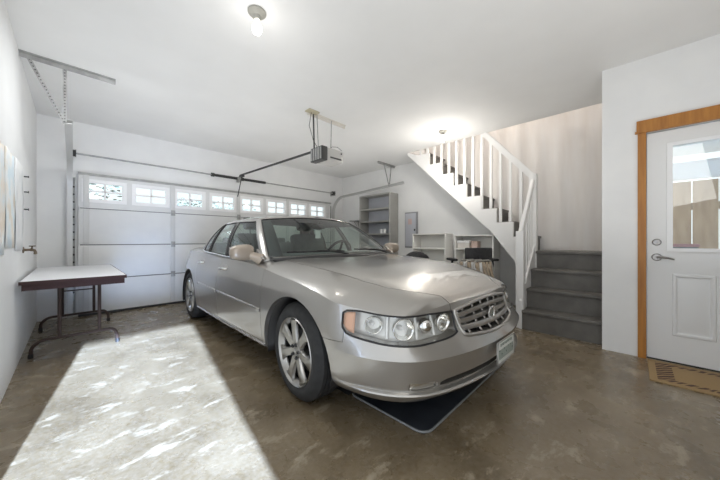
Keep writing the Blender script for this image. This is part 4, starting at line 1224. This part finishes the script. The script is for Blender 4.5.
# ---- wheels
def wheel_proto():
    r = MB()   # axis along local y, outer face at y = -.11
    R_ = AZ; y0, y1 = -.11, .11
    prof = [(.222, y0 + .012), (.232, y0 + .002), (.250, y0 - .004), (.275, y0 - .006), (.292, y0 + .002), (.303, y0 + .014), (R_ - .002, y0 + .034), (R_, y0 + .05)]
    tread = []
    for k in range(4):
        c_ = y0 + .058 + k * .028; tread += [(R_, c_), (R_ - .007, c_ + .001), (R_ - .007, c_ + .007), (R_, c_ + .008)]
    prof2 = prof + tread + [(R_, y1 - .05), (R_ - .004, y1 - .03), (.29, y1), (.25, y1 + .004), (.222, y1 - .01), (.205, 0), (.222, y0 + .012)]
    r.lathe(prof2, 64, 'Y'); tyre = r.build('wheel', M['rubber'], None, 30)
    m = MB(); m.lathe([(.200, y0 + .035), (.214, y0 + .012), (.226, y0 - .002), (.230, y0 + .004), (.224, y0 + .016), (.212, y0 + .03), (.206, y0 + .04), (.198, y0 + .045), (.200, y0 + .035)], 64, 'Y')
    rim = m.build('rim', M['alloy'], tyre, 40)
    m = MB(); m.lathe([(.199, y0 + .046), (.207, y0 + .042), (.205, .08), (.0, .085), (.0, .075), (.195, .07)], 48, 'Y'); m.build('barrel', M['barrel'], tyre, 40)
    for k in range(7):
        a = 2 * PI * k / 7 + .12
        b = bmesh.new(); secs = []
        for rad, w_, yc, th in ((.045, .030, y0 + .018, .03), (.085, .027, y0 + .012, .028), (.13, .026, y0 + .008, .026), (.175, .030, y0 + .006, .024), (.195, .040, y0 + .007, .022), (.209, .058, y0 + .009, .022)):
            ring = []
            for (dx, dy) in ((-1.1, .9), (-1, .2), (-.8, 0), (.8, 0), (1, .2), (1.1, .9)):
                ring.append(b.verts.new(Vector((rad * math.cos(a) - dx * w_ * math.sin(a), yc + dy * th, rad * math.sin(a) + dx * w_ * math.cos(a)))))
            secs.append(ring)
        for A_2, B_2 in zip(secs, secs[1:]):
            for j in range(6): b.faces.new((A_2[j], A_2[(j + 1) % 6], B_2[(j + 1) % 6], B_2[j]))
        b.faces.new(secs[0]); b.faces.new(secs[-1])
        m = MB(); m._add(b); m.build('spoke', M['alloy'], rim, 40)
    m = MB(); m.lathe([(0, y0 + .030), (.025, y0 + .030), (.028, y0 + .020), (.055, y0 + .014), (.062, y0 + .022), (.06, y0 + .06), (0, y0 + .06)], 30, 'Y'); m.build('hub', M['alloy'], rim)
    for k in range(5):
        a = 2 * PI * k / 5 + PI / 2
        m = MB(); m.lathe([(0, -.012), (.007, -.012), (.010, -.006), (.010, .01), (0, .01)], 6, 'Y', (.046 * math.cos(a), y0 + .014, .046 * math.sin(a))); m.lathe([(.011, .0), (.0145, -.004), (.0145, .006), (.011, .006)], 16, 'Y', (.046 * math.cos(a), y0 + .018, .046 * math.sin(a)), 0)
        m.build('lug_nut', M['dark'], rim)
    m = MB(); m.lathe([(0, 0), (.155, 0), (.155, .012), (0, .012)], 40, 'Y', (0, -.005, 0)); m.build('brake_disc', M['dark'], tyre)
    return tyre
wp = wheel_proto(); wp.parent = car
TY = .785
def setw(o, x, sg, rot):
    o.location = (x, sg * TY, AZ); o.rotation_euler = (0, rot, 0 if sg < 0 else PI)
setw(wp, -.05, -1, .25)
wp.rotation_euler.z = math.radians(-3)
for x, sg, rt in ((RA, -1, .5), (-.05, 1, .1), (RA, 1, .9)):
    c_ = copy_tree(wp, car); setw(c_, x, sg, rt)
# dark wheel-house liners
for x in (0, RA):
    for sg in (-1, 1):
        m = MB(); rows = []
        for k in range(25):
            a = -.25 + (PI + .5) * k / 24; rows.append([(x + (ARR - .002) * math.cos(a) + (-.03 if x == 0 else 0), sg * .585, ARZ + (ARR - .002) * math.sin(a)), (x + (ARR - .002) * math.cos(a) + (-.03 if x == 0 else 0), sg * .90, ARZ + (ARR - .002) * math.sin(a))])
        m.grid(rows); m.prism([(x + (ARR - .006) * math.cos(2 * PI * k / 24) + (-.03 if x == 0 else 0), ARZ + (ARR - .006) * math.sin(2 * PI * k / 24)) for k in range(24)], sg * .582, sg * .59, 'XZ')
        o = m.build('wheel_liner', M['black'], car, 40); md = o.modifiers.new('t', 'SOLIDIFY'); md.thickness = .004
# rocker strip and underside
for sg in (-1, 1):
    m = MB(); m.tube([side(-.44 - 1.92 * k / 20, .235, sg, .004) for k in range(21)], .011, 6); m.build('rocker_trim', M['paint'], car, 60)
m = MB(); m.box(-3.5, .55, -.55, .55, .19, .22); m.build('underbody', M['black'], car)

# the body sits a little higher at the nose than at the tail
def lift(o):
    for ch in o.children:
        if ch.name.startswith('wheel') and not ch.name.startswith('wheel_liner'): continue
        if ch.type == 'MESH':
            for v in ch.data.vertices:
                k = .945 + .055 * min(max((.3 - v.co.x) / 2.9, 0), 1)
                v.co.z = 1.08 - (1.08 - v.co.z) * k
        lift(ch)
lift(car)


# ------------------------------------------------------------------ outside the garage door
struct(MB().box(-6, 10, YB + .2, 16, -.25, -.12).build('floor_driveway', M['ground']), 'grey driveway outside the garage door', 'driveway')
def hedge(x, y, w_, h_, label, seed):
    rnd = random.Random(seed); m = MB()
    b = bmesh.new()
    for k in range(1500):
        u_ = rnd.uniform(-1, 1); z = rnd.uniform(0, 1); d = rnd.uniform(-.35, .35)
        c_ = Vector((x + u_ * w_ * (1 - .3 * z), y + d, z * h_)); s_ = rnd.uniform(.03, .075)
        R = Matrix.Rotation(rnd.uniform(0, 6.28), 3, 'Z') @ Matrix.Rotation(rnd.uniform(0, 3.1), 3, 'X')
        vs = [b.verts.new(c_ + R @ Vector(q) * s_) for q in ((-1, 0, 0), (0, -.45, .1), (1, 0, 0), (0, .45, .1))]
        b.faces.new(vs)
    vm = {v: m.bm.verts.new(v.co) for v in b.verts}
    for f_ in b.faces: m.bm.faces.new([vm[v] for v in f_.verts])
    b.free()
    o = m.build('hedge', M['leaf']); tag(o, label, 'hedge')
hedge(-.4, 8.2, 1.5, 2.6, 'green hedge outside the leftmost garage door window', 1)
hedge(3.2, 9.5, 1.6, 2.3, 'green hedge outside the middle garage door windows', 2)

# ------------------------------------------------------------------ light
wd = bpy.data.worlds.new('daylight'); scene.world = wd; wd.use_nodes = True
bg = wd.node_tree.nodes['Background']; bg.inputs['Color'].default_value = (.90, .95, 1.0, 1); bg.inputs['Strength'].default_value = 1.3
def lamp(name, kind, loc_, energy, col=(1, 1, 1), size=.1, rot=None, sy=None):
    l = bpy.data.lights.new(name, kind); l.energy = energy; l.color = col
    if kind == 'AREA':
        l.size = size
        if sy: l.shape = 'RECTANGLE'; l.size_y = sy
    elif kind == 'SUN': l.angle = math.radians(size)
    else: l.shadow_soft_size = size
    o = bpy.data.objects.new(name, l); o.location = loc_
    if rot: o.rotation_euler = rot
    link(o); return o
lamp('bulb_light', 'POINT', (.94, 1.97, 2.3), 2.5, (1, .96, .90), .06)
lamp('bulb_light', 'POINT', (3.96, 2.09, 2.2), 17, (1, .95, .88), .06)
lamp('bulb_light', 'POINT', (4.8, 1.6, 4.4), 45, (1, .90, .82), .1)
# added fill lamps with no source in the room: soft heads and upward panels
fd = Vector((1.3, 4.0, -.75))
lamp('added_soft_fill', 'AREA', (.0, -.6, 2.35), 14, (1, .985, .96), 1.3, fd.to_track_quat('-Z', 'Y').to_euler())
lamp('added_up_fill', 'AREA', (1.7, -.3, .8), 19, (1, .985, .96), 2.2, (PI, 0, 0))
lamp('added_up_fill', 'AREA', (2.4, 3.75, 1.5), 21, (1, .985, .96), 4.4, (PI, 0, 0), 3.0)  # added upward fill over the car, no real source
fd = Vector((-.1, .5, -1.7))
lamp('added_soft_fill', 'AREA', (.6, 3.2, 2.62), 14, (.95, .98, 1), .5, fd.to_track_quat('-Z', 'Y').to_euler())  # added fill above the left aisle, brightens table and wall
sd = Vector((.15, 1.0, -.382)).normalized()
lamp('sun', 'SUN', (-1, -6, 4), 50, (.49, .66, 1.0), .8, sd.to_track_quat('-Z', 'Y').to_euler())

# ------------------------------------------------------------------ camera
cam = bpy.data.cameras.new('camera'); cam.sensor_width = 36; cam.lens = 14.0; cam.clip_start = .02
co = bpy.data.objects.new('camera', cam); co.location = (0, 0, 1.08); co.rotation_euler = (PI / 2, 0, -math.atan2(287, 280)); link(co)
scene.camera = co
vs = scene.view_settings
vs.view_transform = 'Standard'; vs.look = 'None'; vs.exposure = 0.1; vs.gamma = 1.0; vs.use_curve_mapping = False
